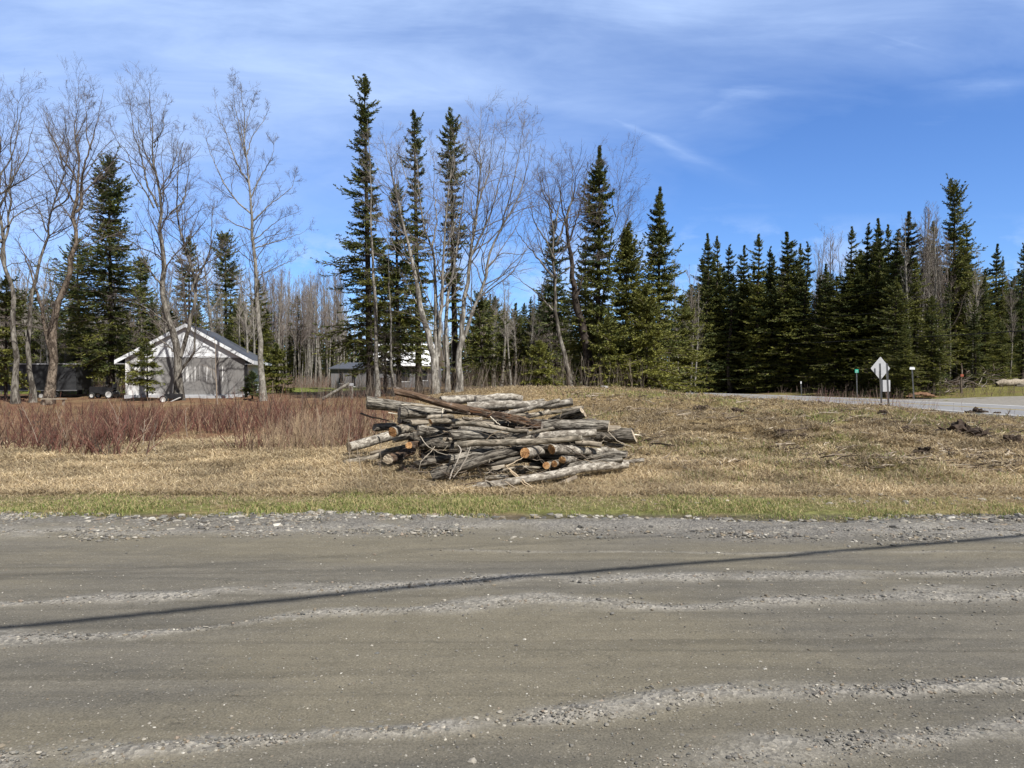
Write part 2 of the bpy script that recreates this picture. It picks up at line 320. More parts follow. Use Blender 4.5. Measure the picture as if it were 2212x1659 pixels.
def spaced(fine, half, step, ratio, end):
    a = list(np.arange(0, half, fine)); s = step
    while a[-1] < end: s *= ratio; a.append(a[-1]+s)
    a = np.array(a); return np.r_[-a[::-1][:-1], a]
gx = spaced(.1, 14, .1, 1.045, 3500)
gy = [-60, -30, -12, -4, 0, 3, 6, 7.2]; y = 7.5
while y < 60: gy.append(y); y *= 1.0085
while y < 3800: gy.append(y); y *= 1.045
gy = np.array(gy)
GX, GY = np.meshgrid(gx, gy); GZ = terr(GX, GY)
GZ = np.where(GY < 8.0, GZ-.03, GZ)
def ground_colour(X, Y):
    straw = np.array([.32, .245, .145]); green = np.array([.145, .175, .045]); brown = np.array([.125, .085, .055])
    red = np.array([.20, .125, .08]); tan = np.array([.33, .26, .15]); dirt = np.array([.075, .055, .04])
    a = n2(X, Y, .45, o=4, s=1.)[..., None]; b = n2(X, Y, 1.7, o=4, s=7.)[..., None]; c = n2(X, Y, 5., o=3, s=3.)[..., None]
    X_ = X[..., None]; Y_ = Y[..., None]
    def sm(x, lo, hi): x = np.clip((x-lo)/(hi-lo), 0, 1); return x*x*(3-2*x)
    col = straw*(1+.18*b+.1*c)+0*X_
    # right hand field: browner with green patches further up the slope
    rt = sm(X_, 1.5, 6)*sm(Y_, 10.2, 13.)
    fld = tan*.98*(1+.3*b); fld = fld*(1-sm(a, -.05, .55)*.75)+green*1.05*sm(a, -.05, .55)*.75; fld = fld*(1-sm(b, .1, .6)*.7)+brown*sm(b, .1, .6)*.7
    fld = fld*(1-sm(-b+.4*a, .25, .7)*.5)+dirt*1.5*sm(-b+.4*a, .25, .7)*.5
    col = col*(1-rt)+fld*rt
    dk = sm(X_-(Y_*.33), 2.2, 4.5)*sm(Y_, 12.8, 15)*sm(Y_, 26, 22); col = col*(1-dk*sm(b+a, -.5, .4)*.7)+brown*.85*dk*sm(b+a, -.5, .4)*.7
    # left: red litter under the thicket, then leaf litter, lawn in the distance
    lf = sm(-X_, 3., 4.5)*sm(Y_, 14., 15.5); lit = red*(1+.25*b)*(1-sm(a, 0, .6)*.5)+straw*.75*sm(a, 0, .6)*.5
    col = col*(1-lf)+lit*lf
    md = sm(Y_, 27, 31)*sm(X_, -11, -6)*sm(-X_, -16, -12); col = col*(1-md*.7)+(tan*.7*(1+.2*b)*(1-.4)+brown*.4)*md*.7
    lawn = sm(Y_, 47, 50)*sm(X_, -26, -22)*sm(-X_, 9, 12)*sm(-Y_, -66, -62)+sm(Y_, 50, 52)*sm(-X_, 24, 26)*sm(-Y_, -62, -58)
    lawn = np.clip(lawn, 0, 1); col = col*(1-lawn)+np.array([.16, .19, .05])*(1+.15*b)*lawn
    rl = sm(X_-np.interp(Y_, HW_F[:, 1], HW_F[:, 0]), .3, 1.5)*sm(Y_, 30, 40)*sm(-Y_, -75, -64)
    rg = (np.array([.17, .165, .06])*(1+.2*b))*(1-sm(a+b, .1, .6)*.6)+brown*1.3*sm(a+b, .1, .6)*.6
    col = col*(1-rl)+rg*rl
    frst = np.clip(sm(Y_, 66, 72)+sm(Y_, 62, 66)*sm(-X_, 10, 12), 0, 1); col = col*(1-frst*.85)+np.array([.10, .07, .045])*frst*.85
    # green verge along the gravel road
    e = 10.0+.22*n2(X, X*0, .8, o=3, s=2.)[..., None]-.12*np.clip(X_, 0, 3)*.5
    vg = sm(-Y_, -(e+.35), -(e-.35))*(1-sm(X_, 3.5, 6)*.75)*sm(b+.6, -.3, .5)
    col = col*(1-vg*.75)+np.array([.155, .19, .055])*(1+.2*c)*vg*.75
    ed = sm(-Y_, -8.5, -8.2); col = col*(1-ed*.8)+np.array([.13, .115, .095])*ed*.8
    return np.clip(col, .01, .9)
gc = ground_colour(GX, GY)
ni, nj = GX.shape; idx = np.arange(ni*nj).reshape(ni, nj)
mb = MB(); mb.add(np.stack([GX, GY, GZ], -1), np.stack([idx[:-1, :-1], idx[:-1, 1:], idx[1:, 1:], idx[1:, :-1]], -1), c=gc.reshape(-1, 3))
m, t, b = new_mat('field_ground'); c = attr(t); tcn = t.n('ShaderNodeTexCoord').outputs['Object']
f1 = t.noise(t.mapping(tcn, (1, 1, 1)), 7, 8, .7); f2 = t.noise(t.mapping(tcn, (.35, 1.2, 1), (0, 0, .35)), 40, 5, .7); f3 = t.noise(tcn, 1.3, 5, .6)
c = t.mix(t.ramp(f1, .3, .7), t.mix(1.0, c, (.42, .40, .38), 'MULTIPLY'), t.mix(1.0, c, (1.4, 1.38, 1.33), 'MULTIPLY'))
c = t.mix(t.ramp(f2, .35, .65), t.mix(1.0, c, (.6, .58, .55), 'MULTIPLY'), t.mix(1.0, c, (1.25, 1.25, 1.2), 'MULTIPLY'))
t.l(c, b.inputs['Base Color']); b.inputs['Roughness'].default_value = .95; b.inputs['Specular IOR Level'].default_value = .1
bump(t, b, t.math('ADD', f1, t.math('MULTIPLY', f2, .5)), .9, .05)
tag(mb.build('ground', m, smooth=True), kind='structure')

# ------------------------------------------------------------------ gravel road in front of the camera
def band_pts(pts): return np.array([((px-CX)/FV*(CAM_H*FV/(py-HY)), CAM_H*FV/(py-HY)) for px, py in pts])
BANDS = [  # centre line (from the photo rows), half width in m, strength
 (band_pts([(0,1307),(349,1289),(593,1275),(876,1268),(1155,1251),(1475,1254),(1789,1246),(2212,1237)]), .085, .85),
 (band_pts([(0,1383),(314,1370),(593,1338),(946,1317),(1190,1303),(1330,1312),(1475,1317),(1649,1307),(1858,1293),(2172,1286)]), .11, .8),
 (band_pts([(-300,1680),(0,1650),(244,1622),(523,1603),(698,1586),(877,1579),(1051,1568),(1190,1548),(1400,1523),(1580,1509),(1824,1499),(2212,1481)]), .062, 1.0),
 (band_pts([(1300,1690),(1545,1638),(1859,1610),(2212,1575)]), .08, .6),
 (band_pts([(850,1190),(1400,1193),(2212,1196)]), .03, .45),
 (band_pts([(0,1150),(500,1147),(1106,1134),(1600,1136),(2212,1150)]), .20, .8)]
def band_mask(X, Y, wide=1.0):
    out = np.zeros_like(X)
    for p, hw, s in BANDS:
        yc = np.interp(X, p[:, 0], p[:, 1]); sl = n2(X, X*0, .8, o=3, s=hw*90); hw2 = hw*1.25*wide*(1+.6*sl)
        ext = 1.0 if p[0, 0] < -1.8 else np.clip((X-p[0, 0])/.8, 0, 1)
        out = np.maximum(out, s*ext*np.exp(-((Y-yc-.05*n2(X, Y, 1.6, o=2, s=8.))/np.maximum(hw2, .01))**2*.8)*np.clip(.88+.65*n2(X, Y, 2.2, 6., o=4, s=hw*50), 0, 1))
    return out
rx = spaced(.03, 6.5, .03, 1.05, 220)
rs = np.linspace(0, 1, 300)**1.35
ry = np.concatenate([[-7.5, -4.5, -1], 1.2+rs*(1-0)*1.0])
RX, RS = np.meshgrid(rx, np.r_[-6.5, -4, -1.2, rs*1.0]); ED = road_edge(RX)
RY = np.where(RS < 0, RS-.3, 1.2+RS*(ED-1.2))
bm_ = band_mask(RX, RY); eg = np.clip((RY-(ED-1.05+.25*n2(RX, RY, .7, o=3)))/.55, 0, 1)*np.clip(.75+.6*n2(RX, RY, 3., o=3), .2, 1)
tan_ = np.clip(n2(RX, RY, .30, 1.1, o=4, s=6.)*1.1+.35, 0, 1)
RZ = .004+.018*bm_+.006*n2(RX, RY, 3.5, 9., o=4)*(.4+bm_)+.010*n2(RX, RY, .35, 2.2, o=3, s=9.)+.0035*n2(RX, RY, 14., 18., o=2, s=3.)+.010*eg*n2(RX, RY, 9., o=3)-.012*np.exp(-((RY-4.0)/.3)**2)*0
RZ = np.where(RS > .995, -.02, RZ)
ni, nj = RX.shape; idx = np.arange(ni*nj).reshape(ni, nj)
mb = MB(); mb.add(np.stack([RX, RY, RZ], -1), np.stack([idx[:-1, :-1], idx[:-1, 1:], idx[1:, 1:], idx[1:, :-1]], -1), c=np.stack([bm_, eg, tan_], -1).reshape(-1, 3))
m, t, b = new_mat('packed_gravel'); ca = attr(t); sp = t.n('ShaderNodeSeparateColor'); t.l(ca, sp.inputs[0])
O = t.n('ShaderNodeTexCoord').outputs['Object']
long_ = t.noise(t.mapping(O, (.16, 1.6, 1), (0, 0, rad(-3))), 2.6, 6, .6, .3); med = t.noise(t.mapping(O, (.5, 1.3, 1)), 5, 6, .65); fine = t.noise(O, 95, 6, .75); grit = t.noise(O, 260, 2, .6)
c = t.mix(t.ramp(long_, .32, .68), (.125, .118, .101), (.187, .173, .143))
c = t.mix(t.math('MULTIPLY', t.ramp(sp.outputs[2], .3, .9), .6), c, (.205, .184, .134))
tr_ = t.noise(t.mapping(O, (.05, 2.3, 1), (0, 0, rad(-4))), 3.2, 3, .5, .4); c = t.mix(t.math('MULTIPLY', t.ramp(tr_, .56, .66), .35), c, (.085, .078, .062)); c = t.mix(t.ramp(med, .35, .7), t.mix(1.0, c, (.86, .86, .86), 'MULTIPLY'), c)
c = t.mix(t.ramp(fine, .35, .65), t.mix(1.0, c, (.60, .60, .60), 'MULTIPLY'), t.mix(1.0, c, (1.34, 1.32, 1.28), 'MULTIPLY'))
vor = t.n('ShaderNodeTexVoronoi'); vor.inputs['Scale'].default_value = 70; t.l(O, vor.inputs['Vector'])
vs = t.n('ShaderNodeSeparateColor'); t.l(vor.outputs['Color'], vs.inputs[0])
spk = t.math('MULTIPLY', t.ramp(vs.outputs[0], .90, .97), t.ramp(vor.outputs['Distance'], .45, .25))
c = t.mix(t.math('MULTIPLY', spk, .6), c, (.34, .32, .28))
v2 = t.n('ShaderNodeTexVoronoi'); v2.inputs['Scale'].default_value = 48; t.l(O, v2.inputs['Vector']); v2s = t.n('ShaderNodeSeparateColor'); t.l(v2.outputs['Color'], v2s.inputs[0])
gcol = t.mix(v2s.outputs[0], (.13, .125, .118), (.42, .395, .35))
gm = t.math('MULTIPLY', t.ramp(sp.outputs[0], .12, .75), t.ramp(t.math('ADD', fine, t.math('MULTIPLY', med, .4)), .45, .80))
gm2 = t.math('MULTIPLY', t.math('MULTIPLY', t.ramp(sp.outputs[0], .02, .6), t.ramp(med, .3, .6)), .5); c = t.mix(gm2, c, (.27, .255, .22)); c = t.mix(t.math('MULTIPLY', gm, .85), c, gcol)
c = t.mix(t.math('MULTIPLY', sp.outputs[1], .72), c, t.mix(v2s.outputs[1], (.085, .080, .074), (.26, .245, .22)))
# hairline cracks in the hard packed surface
cv = t.n('ShaderNodeTexVoronoi'); cv.feature = 'DISTANCE_TO_EDGE'; cv.inputs['Scale'].default_value = 1.5
nd = t.n('ShaderNodeVectorMath', operation='ADD'); nn = t.n('ShaderNodeTexNoise'); nn.inputs['Scale'].default_value = 5; nn.inputs['Detail'].default_value = 6; t.l(O, nn.inputs['Vector']); t.l(O, nd.inputs[0]); t.l(nn.outputs['Color'], nd.inputs[1])
t.l(t.mapping(nd.outputs[0], (.7, 1.6, 1)), cv.inputs['Vector'])
crk = t.math('MULTIPLY', t.ramp(cv.outputs['Distance'], .012, .002), t.ramp(t.noise(O, .7, 3), .52, .62))
c = t.mix(t.math('MULTIPLY', crk, .65), c, (.06, .055, .045))
t.l(c, b.inputs['Base Color']); b.inputs['Roughness'].default_value = .92; b.inputs['Specular IOR Level'].default_value = .2
hh = t.math('ADD', t.math('ADD', t.math('MULTIPLY', fine, .8), t.math('MULTIPLY', grit, .3)), t.math('MULTIPLY', t.math('ADD', sp.outputs[0], sp.outputs[1]), t.math('MULTIPLY', v2.outputs['Distance'], 1.4)))
bump(t, b, hh, .75, .010)
tag(mb.build('gravel_road', m, smooth=True), kind='structure')

# loose stones
ph = (1+5**.5)/2
ICO = unit(np.array([(-1,ph,0),(1,ph,0),(-1,-ph,0),(1,-ph,0),(0,-1,ph),(0,1,ph),(0,-1,-ph),(0,1,-ph),(ph,0,-1),(ph,0,1),(-ph,0,-1),(-ph,0,1)], float))
ICF = np.array([(0,11,5),(0,5,1),(0,1,7),(0,7,10),(0,10,11),(1,5,9),(5,11,4),(11,10,2),(10,7,6),(7,1,8),(3,9,4),(3,4,2),(3,2,6),(3,6,8),(3,8,9),(4,9,5),(2,4,11),(6,2,10),(8,6,7),(9,8,1)])
def stones(mb, x, y, z, r, rng, col, flat=.55):
    N = len(x); S = ICO[None]*(1+rng.uniform(-.28, .28, (N, 12, 1))); S = S*(r[:, None, None]*np.stack([rng.uniform(.8, 1.5, N), rng.uniform(.7, 1.1, N), rng.uniform(flat*.6, flat*1.3, N)], -1)[:, None, :])
    a = rng.uniform(0, 6.28, N); ca, sa = np.cos(a)[:, None], np.sin(a)[:, None]
    V = np.stack([S[..., 0]*ca-S[..., 1]*sa, S[..., 0]*sa+S[..., 1]*ca, S[..., 2]], -1)+np.stack([x, y, z+r*.18], -1)[:, None, :]
    F = ICF[None]+(np.arange(N)*12)[:, None, None]
    mb.add(V.reshape(-1, 3), t=F.reshape(-1, 3), c=np.repeat(col, 12, axis=0))
def stone_cols(N, rng, light=0.0):
    pal = np.array([(.16,.152,.14),(.24,.225,.20),(.34,.315,.275),(.105,.10,.094),(.20,.17,.13),(.46,.44,.40),(.14,.14,.132),(.25,.205,.165)])
    p = np.array([.22,.2,.12,.18,.12,.02+light*.6,.09,.05]); p /= p.sum()
    return pal[rng.choice(8, N, p=p)]*rng.uniform(.8, 1.15, (N, 1))
def rz_at(x, y): return .004+.018*band_mask(x, y)+.010*n2(x, y, .35, 2.2, o=3, s=9.)
rng = np.random.default_rng(11); mb = MB()
def fov_pts(N, y0, y1, rng, pw=2.0):
    # even picture density in depth between y0 and y1, a little wider than the view
    y = 1/(rng.uniform(1/y1, 1/y0, N)); x = rng.uniform(-1, 1, N)*(y*.80+.6); return x, y
x, y = fov_pts(190000, 2.2, 7.6, rng); k = band_mask(x, y, 1.25); keep = rng.random(len(x)) < k**1.4*.50+.02*np.clip(n2(x, y, .8, 2., o=3, s=2.)+.1, 0, 1); x, y = x[keep], y[keep]
N = len(x); r = np.minimum(rng.lognormal(math.log(.0048), .45, N), .018)*(1+.10*(y-3)); stones(mb, x, y, rz_at(x, y), r, rng, stone_cols(N, rng))
x, y = fov_pts(16000, 2.2, 7.6, rng); N = len(x); r = np.minimum(rng.lognormal(math.log(.0026), .5, N), .016); stones(mb, x, y, rz_at(x, y), r, rng, stone_cols(N, rng, .1))
N = 36000; x = rng.uniform(-8, 8, N); e = road_edge(x); y = e-1.15*rng.random(N)**1.7+.22*rng.random(N); dens = .5+.7*n2(x, y, 1.2, o=3); kk = rng.random(N) < dens; x, y, e = x[kk], y[kk], e[kk]; N = len(x)
r = np.minimum(rng.lognormal(math.log(.0095), .5, N), .045); stones(mb, x, y, np.zeros(N)+.004, r, rng, stone_cols(N, rng, .03))
N = 520; x = rng.uniform(-8, 8, N); e = road_edge(x); y = e+rng.normal(-.03, .10, N); r = rng.uniform(.02, .05, N); stones(mb, x, y, terr(x, y), r, rng, stone_cols(N, rng, .12), .4)
N = 900; x, y = fov_pts(N, 9, 26, rng); x = np.abs(x)+1.5; kk = (x < y*.76); x, y = x[kk], y[kk]; N = len(x); r = rng.uniform(.01, .04, N); stones(mb, x, y, terr(x, y), r, rng, stone_cols(N, rng, .25))
tag(mb.build('gravel', M['stone']), 'loose grey and white stones scattered along the gravel road and its edge', 'gravel', kind='stuff')

# ------------------------------------------------------------------ highway, markings, driveway
def strip(A, B, name, mat, z, dens=1.2, f0=0.0, f1=1.0, y0=None, y1=None):
    ys = np.linspace(max(A[0, 1], B[0, 1]) if y0 is None else y0, 97 if y1 is None else y1, 160)
    xa = np.interp(ys, A[:, 1], A[:, 0]); xb = np.interp(ys, B[:, 1], B[:, 0]); X0 = xa+(xb-xa)*f0; X1 = xa+(xb-xa)*f1
    v = np.concatenate([np.stack([X0, ys, ys*0+z], 1), np.stack([X1, ys, ys*0+z], 1)]); n = len(ys); i = np.arange(n-1)
    mb = MB(); mb.add(v, np.stack([i, i+n, i+n+1, i+1], 1)); return mb.build(name, mat)
asph = m_plain('asphalt', (.235, .235, .24), .85, .12, .6, bm=.3)
shoulder = m_plain('gravel_shoulder', (.23, .215, .19), .95, .3, 5, bm=.6)
paint = m_plain('road_paint', (.72, .72, .70), .7, .12, 3); ypaint = m_plain('yellow_road_paint', (.50, .38, .10), .7, .15, 3)
tag(strip(HW_N, HW_F, 'shoulder', shoulder, .012), kind='structure')
tag(strip(HW_N, HW_F, 'highway', asph, .03, f0=.12, f1=.94), kind='structure')
tag(strip(HW_N, HW_F, 'edge_line', paint, .036, f0=.875, f1=.905), kind='structure')
tag(strip(HW_N, HW_F, 'edge_line', paint, .036, f0=.155, f1=.172), kind='structure')
tag(strip(HW_N, HW_F, 'centre_line', ypaint, .036, f0=.52, f1=.532), kind='structure')
tag(strip(HW_N, HW_F, 'centre_line', ypaint, .036, f0=.542, f1=.554), kind='structure')
dv = MB(); P = np.array([(28.3, 38), (60, 36), (90, 36), (27.0, 52), (48, 53), (90, 58)], float)
dy = []; 
for i in range(31):
    f = i/30.; near = np.array([28.6+f*60, 37-f*2]); far = np.array([26.9+f*62, 51.5+4*f**.6]);
    for g in np.linspace(0, 1, 7): p = near*(1-g)+far*g; dy.append((p[0], p[1], float(terr(np.array([p[0]]), np.array([p[1]]), False)[0])+.075+.02*f))
idx = np.arange(31*7).reshape(31, 7); dv.add(dy, np.stack([idx[:-1, :-1], idx[1:, :-1], idx[1:, 1:], idx[:-1, 1:]], -1))
tag(dv.build('driveway', shoulder), kind='structure')

# ------------------------------------------------------------------ grass (nobody could count it)
def blades(mb, x, y, h, wd, lean, rng, col, z=None):
    """upright bent blades, 3 points high"""
    N = len(x); z = terr(x, y) if z is None else z; a = rng.uniform(0, 6.28, N); L = lean*h*rng.uniform(.3, 1.3, N)
    d = np.stack([np.cos(a), np.sin(a), a*0], 1); s = np.stack([-np.sin(a), np.cos(a), a*0], 1)*wd[:, None]*.5
    p = np.stack([x, y, z], 1); up = np.array([0, 0, 1.])
    m1 = p+d*(L*.3)[:, None]+up*(h*.6)[:, None]; tp = p+d*L[:, None]+up*(h*.95)[:, None]
    V = np.stack([p-s, p+s, m1+s*.8, m1-s*.8, tp], 1); i = (np.arange(N)*5)[:, None]
    mb.add(V.reshape(-1, 3), i+np.array([[0, 1, 2, 3]]), i+np.array([[3, 2, 4]]), c=np.repeat(col, 5, axis=0))
def strands(mb, x, y, L, wd, rng, col, lift=.03, bias=0.0):
    """matted straw: long strands lying nearly flat, arched a little"""
    N = len(x); z = terr(x, y); a = rng.normal(bias, 1.0, N)+np.pi*(rng.random(N) < .5); d = np.stack([np.cos(a), np.sin(a), a*0], 1)
    s = np.stack([-np.sin(a), np.cos(a), a*0], 1)*wd[:, None]*.5; up = np.array([0, 0, 1.]); p = np.stack([x, y, z+.004], 1)
    arch = rng.random(N)*lift; b = np.stack([-np.sin(a), np.cos(a), a*0], 1)*(rng.normal(0, .15, N)*L)[:, None]
    p1 = p+d*(L*.5)[:, None]+up*(arch)[:, None]+b; p2 = p+d*L[:, None]+up*(arch*rng.uniform(-.2, 1.2, N))[:, None]
    V = np.stack([p-s, p+s, p1+s, p1-s, p2], 1); i = (np.arange(N)*5)[:, None]
    mb.add(V.reshape(-1, 3), i+np.array([[0, 1, 2, 3]]), i+np.array([[3, 2, 4]]), c=np.repeat(col, 5, axis=0))
rng = np.random.default_rng(21)
def straw_col(N, rng):
    pal = np.array([(.46,.37,.225),(.38,.29,.17),(.28,.21,.125),(.56,.47,.32),(.19,.14,.09)])
    return pal[rng.choice(5, N, p=[.3,.27,.18,.13,.12])]*rng.uniform(.75, 1.15, (N, 1))
def green_col(N, rng):
    pal = np.array([(.15,.20,.05),(.21,.26,.075),(.27,.29,.10),(.45,.37,.19),(.12,.16,.045)])
    return pal[rng.choice(5, N, p=[.20,.19,.15,.39,.07])]*rng.uniform(.8, 1.2, (N, 1))
mb = MB()
N = 210000; x = rng.uniform(-8.2, 8.2, N); y = rng.uniform(8.0, 10.6, N); e = road_edge(x); g = n2(x, y, 1.1, o=3, s=5.)
top = 10.05+.25*n2(x, x*0, .8, o=3, s=2.)-.10*np.clip(x, 0, 5)
dens = np.clip((y-e+.12+.3*n2(x, y, 2.6, o=3, s=11.))/.5, 0, 1)*np.clip((top-y)/.5+.35, 0, 1)*np.clip(.5+1.1*g+.5*n2(x, y, 4., o=2, s=8.), .04, 1)*(1-.72*np.clip((x-3)/3, 0, 1)); k = rng.random(N) < dens; x, y = x[k], y[k]; N = len(x)
blades(mb, x, y, rng.uniform(.015, .05, N)*(1+.6*n2(x, y, 1.8, o=2)), rng.uniform(.004, .008, N), 1.2, rng, green_col(N, rng))
N = 60000; x, y = fov_pts(N, 10.5, 30, rng); k = (x > 1.2) & (n2(x, y, .45, o=4, s=1.) > .08) & (onroad(x, y, .5) < .5) & (y < 27.5); x, y = x[k], y[k]; N = len(x)
blades(mb, x, y, rng.uniform(.03, .09, N)*(1+y/40), rng.uniform(.006, .012, N)*(y/12), .9, rng, green_col(N, rng)*.95)
tag(mb.build('green_grass', M['grass']), 'short new green grass along the verge and in patches on the bank', 'grass', kind='stuff')
mb = MB()
N = 90000; x = rng.uniform(-8.5, 8.5, N); y = rng.uniform(8.5, 10.4, N); k = rng.random(N) < np.clip((y-8.3)/1.3, .1, 1)*.6; x, y = x[k], y[k]; N = len(x)
strands(mb, x, y, rng.uniform(.03, .12, N), rng.uniform(.003, .006, N), rng, straw_col(N, rng)*.95, .03)
N = 230000; x, y = fov_pts(N, 9.8, 17.5, rng); k = (x < 2.5) | (rng.random(N) < .75-.5*np.clip(n2(x, y, .9, o=3, s=6.), 0, 1)); x, y = x[k], y[k]; N = len(x); cl = n2(x, y, 1.4, o=3, s=4.)-.15*np.clip((x-2)/3, 0, .8)
strands(mb, x, y, rng.uniform(.10, .42, N), rng.uniform(.004, .009, N)*(y/11), rng, straw_col(N, rng)*(1.12+.38*cl[:, None]), .09, .25)
N = 150000; x, y = fov_pts(N, 15, 33, rng); k = (x > -3.5) & (onroad(x, y, .6) < .5) & (rng.random(N) < np.clip(.75-n2(x, y, .45, o=4, s=1.)+.3*n2(x, y, 1.7, o=3, s=7.), .1, 1)); x, y = x[k], y[k]; N = len(x)
strands(mb, x, y, rng.uniform(.12, .4, N), rng.uniform(.008, .014, N)*(y/18), rng, straw_col(N, rng)*np.where(x > 2, .82, .95)[:, None]*(.95+.3*n2(x, y, 1.2, o=3, s=2.)[:, None]), .10, .2)
N = 9000; x, y = fov_pts(N, 10.6, 26, rng); k = (onroad(x, y, .6) < .5) & ~((np.abs(x) < 4.4) & (y < 13.6)); x, y = x[k], y[k]; N = len(x)
blades(mb, x, y, rng.uniform(.05, .16, N), rng.uniform(.004, .007, N)*(y/11), .7, rng, straw_col(N, rng)*.9)
tag(mb.build('dead_grass', M['straw']), 'matted straw coloured dead grass covering the field and bank', 'dead grass', kind='stuff')

# dark clumps, bark and twig litter over the bank on the right
mb = MB(); rng = np.random.default_rng(33)
N = 14000; x, y = fov_pts(N, 12, 30, rng); k = (x > 1.8) & (onroad(x, y, .3) < .5) & (rng.random(N) < np.clip(.35+n2(x, y, .9, o=3, s=12.), .06, 1)); x, y = x[k], y[k]; N = len(x)
L = rng.lognormal(math.log(.20), .6, N); a = rng.normal(.2, .9, N); d = np.stack([np.cos(a), np.sin(a), rng.normal(0, .12, N)], 1); p0 = np.stack([x, y, terr(x, y)+.012], 1)
pp = np.stack([p0, p0+d*(L*.5)[:, None]+rng.normal(0, .02, (N, 3))+[0, 0, .02], p0+d*L[:, None]+rng.normal(0, .03, (N, 3))], 1)
rr = rng.uniform(.007, .022, N)[:, None]*np.array([[1, .8, .4]]); cc = np.array([(.10,.075,.055),(.22,.18,.14),(.45,.39,.31),(.05,.038,.03)])[rng.choice(4, N, p=[.3,.28,.14,.28])]
tubes(mb, pp, rr, 4, c=cc)
tag(mb.build('twig_litter', M['twig']), 'broken twigs and bark scattered over the cleared bank', 'twig litter', kind='stuff')

# ------------------------------------------------------------------ conifers
def conifer(H, prof, seed, nb=None, kt=14, ks=5, low=None, olive=.35, sparse=.12, needle=.055, wob=.0, dead=.0, tr=None, bend=(0, 0), wide=1.0):
    """trunk + crown meshes in local space (base at 0). prof rows: height, half width left, half width right."""
    rng = np.random.default_rng(seed); prof = np.array(sorted(prof)); prof[:, 1:] *= wide; z0 = prof[0, 0]; zt = prof[-1, 0]; sb = rng.uniform(0, 6.28)
    tr = tr or max(.05, H*.0115)
    n = 24; tz = np.linspace(0, H, n); tx = bend[0]*(tz/H)+wob*np.sin(tz*.7+seed); ty = bend[1]*(tz/H)+wob*np.cos(tz*.5+seed)
    TP = np.stack([tx, ty, tz], 1); TR = tr*(1-tz/H)**.8+.012; TR[0] *= 1.35; TR[1] *= 1.1
    tm = MB(); tubes(tm, TP[None], TR[None], 8)
    nb = int((nb or ((zt-z0)*17+30))*1.18)
    z = z0+(zt-z0)*rng.random(nb)**.92; z = np.sort(np.where(z < zt-1.2, np.round(z/.42)*.42*.72+z*.28, z)); z = np.clip(z, z0, zt-.05)
    az = rng.uniform(0, 2*np.pi, nb); cx = np.cos(az)
    hl = np.interp(z, prof[:, 0], prof[:, 1]); hr = np.interp(z, prof[:, 0], prof[:, 2]); hw = (np.where(cx < 0, hl, hr)*np.abs(cx)+(hl+hr)/2*(1-np.abs(cx)))*(1+.16*np.cos(az-sb)+.14*np.sin(z*1.1+sb)*np.cos(az-z*.4))
    f_ = (z-z0)/max(zt-z0, .1); gap = n2(np.cos(az)*1.5+z*.0, z*1.3+np.sin(az)*1.5, 1.0, o=2, s=seed*1.7)
    L = hw*rng.uniform(.55, 1.22, nb)*np.where(gap < -.28, .5, 1)*np.where(rng.random(nb) < sparse, .5, 1); L = np.maximum(L-.05*np.clip((f_-.6)/.3, 0, 1), .04)
    f = (z-z0)/max(zt-z0, .1); e0 = np.radians(np.interp(f, [0, .5, .85, 1], [2, 14, 36, 62]))+rng.normal(0, .1, nb)
    nseg = 7; tt = np.linspace(0, 1, nseg)
    hor = L[:, None]*tt; ver = L[:, None]*(np.tan(e0)[:, None]*tt-.55*(1-.5*f[:, None])*tt**2+.30*tt**4)
    jit = np.cumsum(rng.normal(0, .022, (nb, nseg)), 1)*L[:, None]
    x0 = np.interp(z, tz, tx); y0 = np.interp(z, tz, ty)
    BP = np.stack([x0[:, None]+np.cos(az)[:, None]*hor-np.sin(az)[:, None]*jit, y0[:, None]+np.sin(az)[:, None]*hor+np.cos(az)[:, None]*jit, z[:, None]+ver], -1)
    cm = MB(); tubes(cm, BP, (.008+.010*L)[:, None]*np.linspace(1, .25, nseg), 3, c=(.11, .09, .075), m=1)
    # twigs carry flat sprays of needles
    def sprays(P, D, Ln, wd, roll, col):
        s = unit(np.cross(D, roll)); N = len(P); mid = P+D*(Ln*.45)[:, None]
        V = np.stack([P, mid+s*wd[:, None], P+D*Ln[:, None], mid-s*wd[:, None]], 1); i = (np.arange(N)*4)[:, None]
        cm.add(V.reshape(-1, 3), i+np.array([[0, 1, 2, 3]]), c=np.repeat(col, 4, axis=0))
    I = np.repeat(np.arange(nb), kt); t = np.tile(np.linspace(.10, 1.0, kt), nb)+rng.uniform(-.04, .04, nb*kt); t = np.clip(t, .05, 1)
    live = rng.random(len(I)) > dead*(1-f[I])*1.5
    I, t = I[live], t[live]; g = t*(nseg-1); i0 = np.minimum(g.astype(int), nseg-2); fr = (g-i0)[:, None]
    P = BP[I, i0]*(1-fr)+BP[I, i0+1]*fr; D = unit(BP[I, i0+1]-BP[I, i0]); N = len(I); up = np.array([0, 0, 1.])
    side = unit(np.cross(D, up))*np.where(rng.random(N) < .5, 1, -1)[:, None]; a = np.radians(rng.uniform(22, 62, N))[:, None]; a = np.where(t[:, None] > .93, a*.35, a)
    TD = unit(D*np.cos(a)+side*np.sin(a)+up*rng.normal(-.05, .20, N)[:, None]); TL = (.40*L[I]*(1.04-t)+np.minimum(.15, .35*L[I]+.03)+.04*rng.random(N))*rng.uniform(.75, 1.2, N)
    TL = np.minimum(TL, L[I]*.75+.08)
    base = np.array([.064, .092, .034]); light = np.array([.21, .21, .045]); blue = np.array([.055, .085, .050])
    brt = np.clip(rng.normal(olive, .25, nb)[I]+.25*(1-f[I])+.25*(t-.5)+rng.normal(0, .12, N), 0, 1)[:, None]
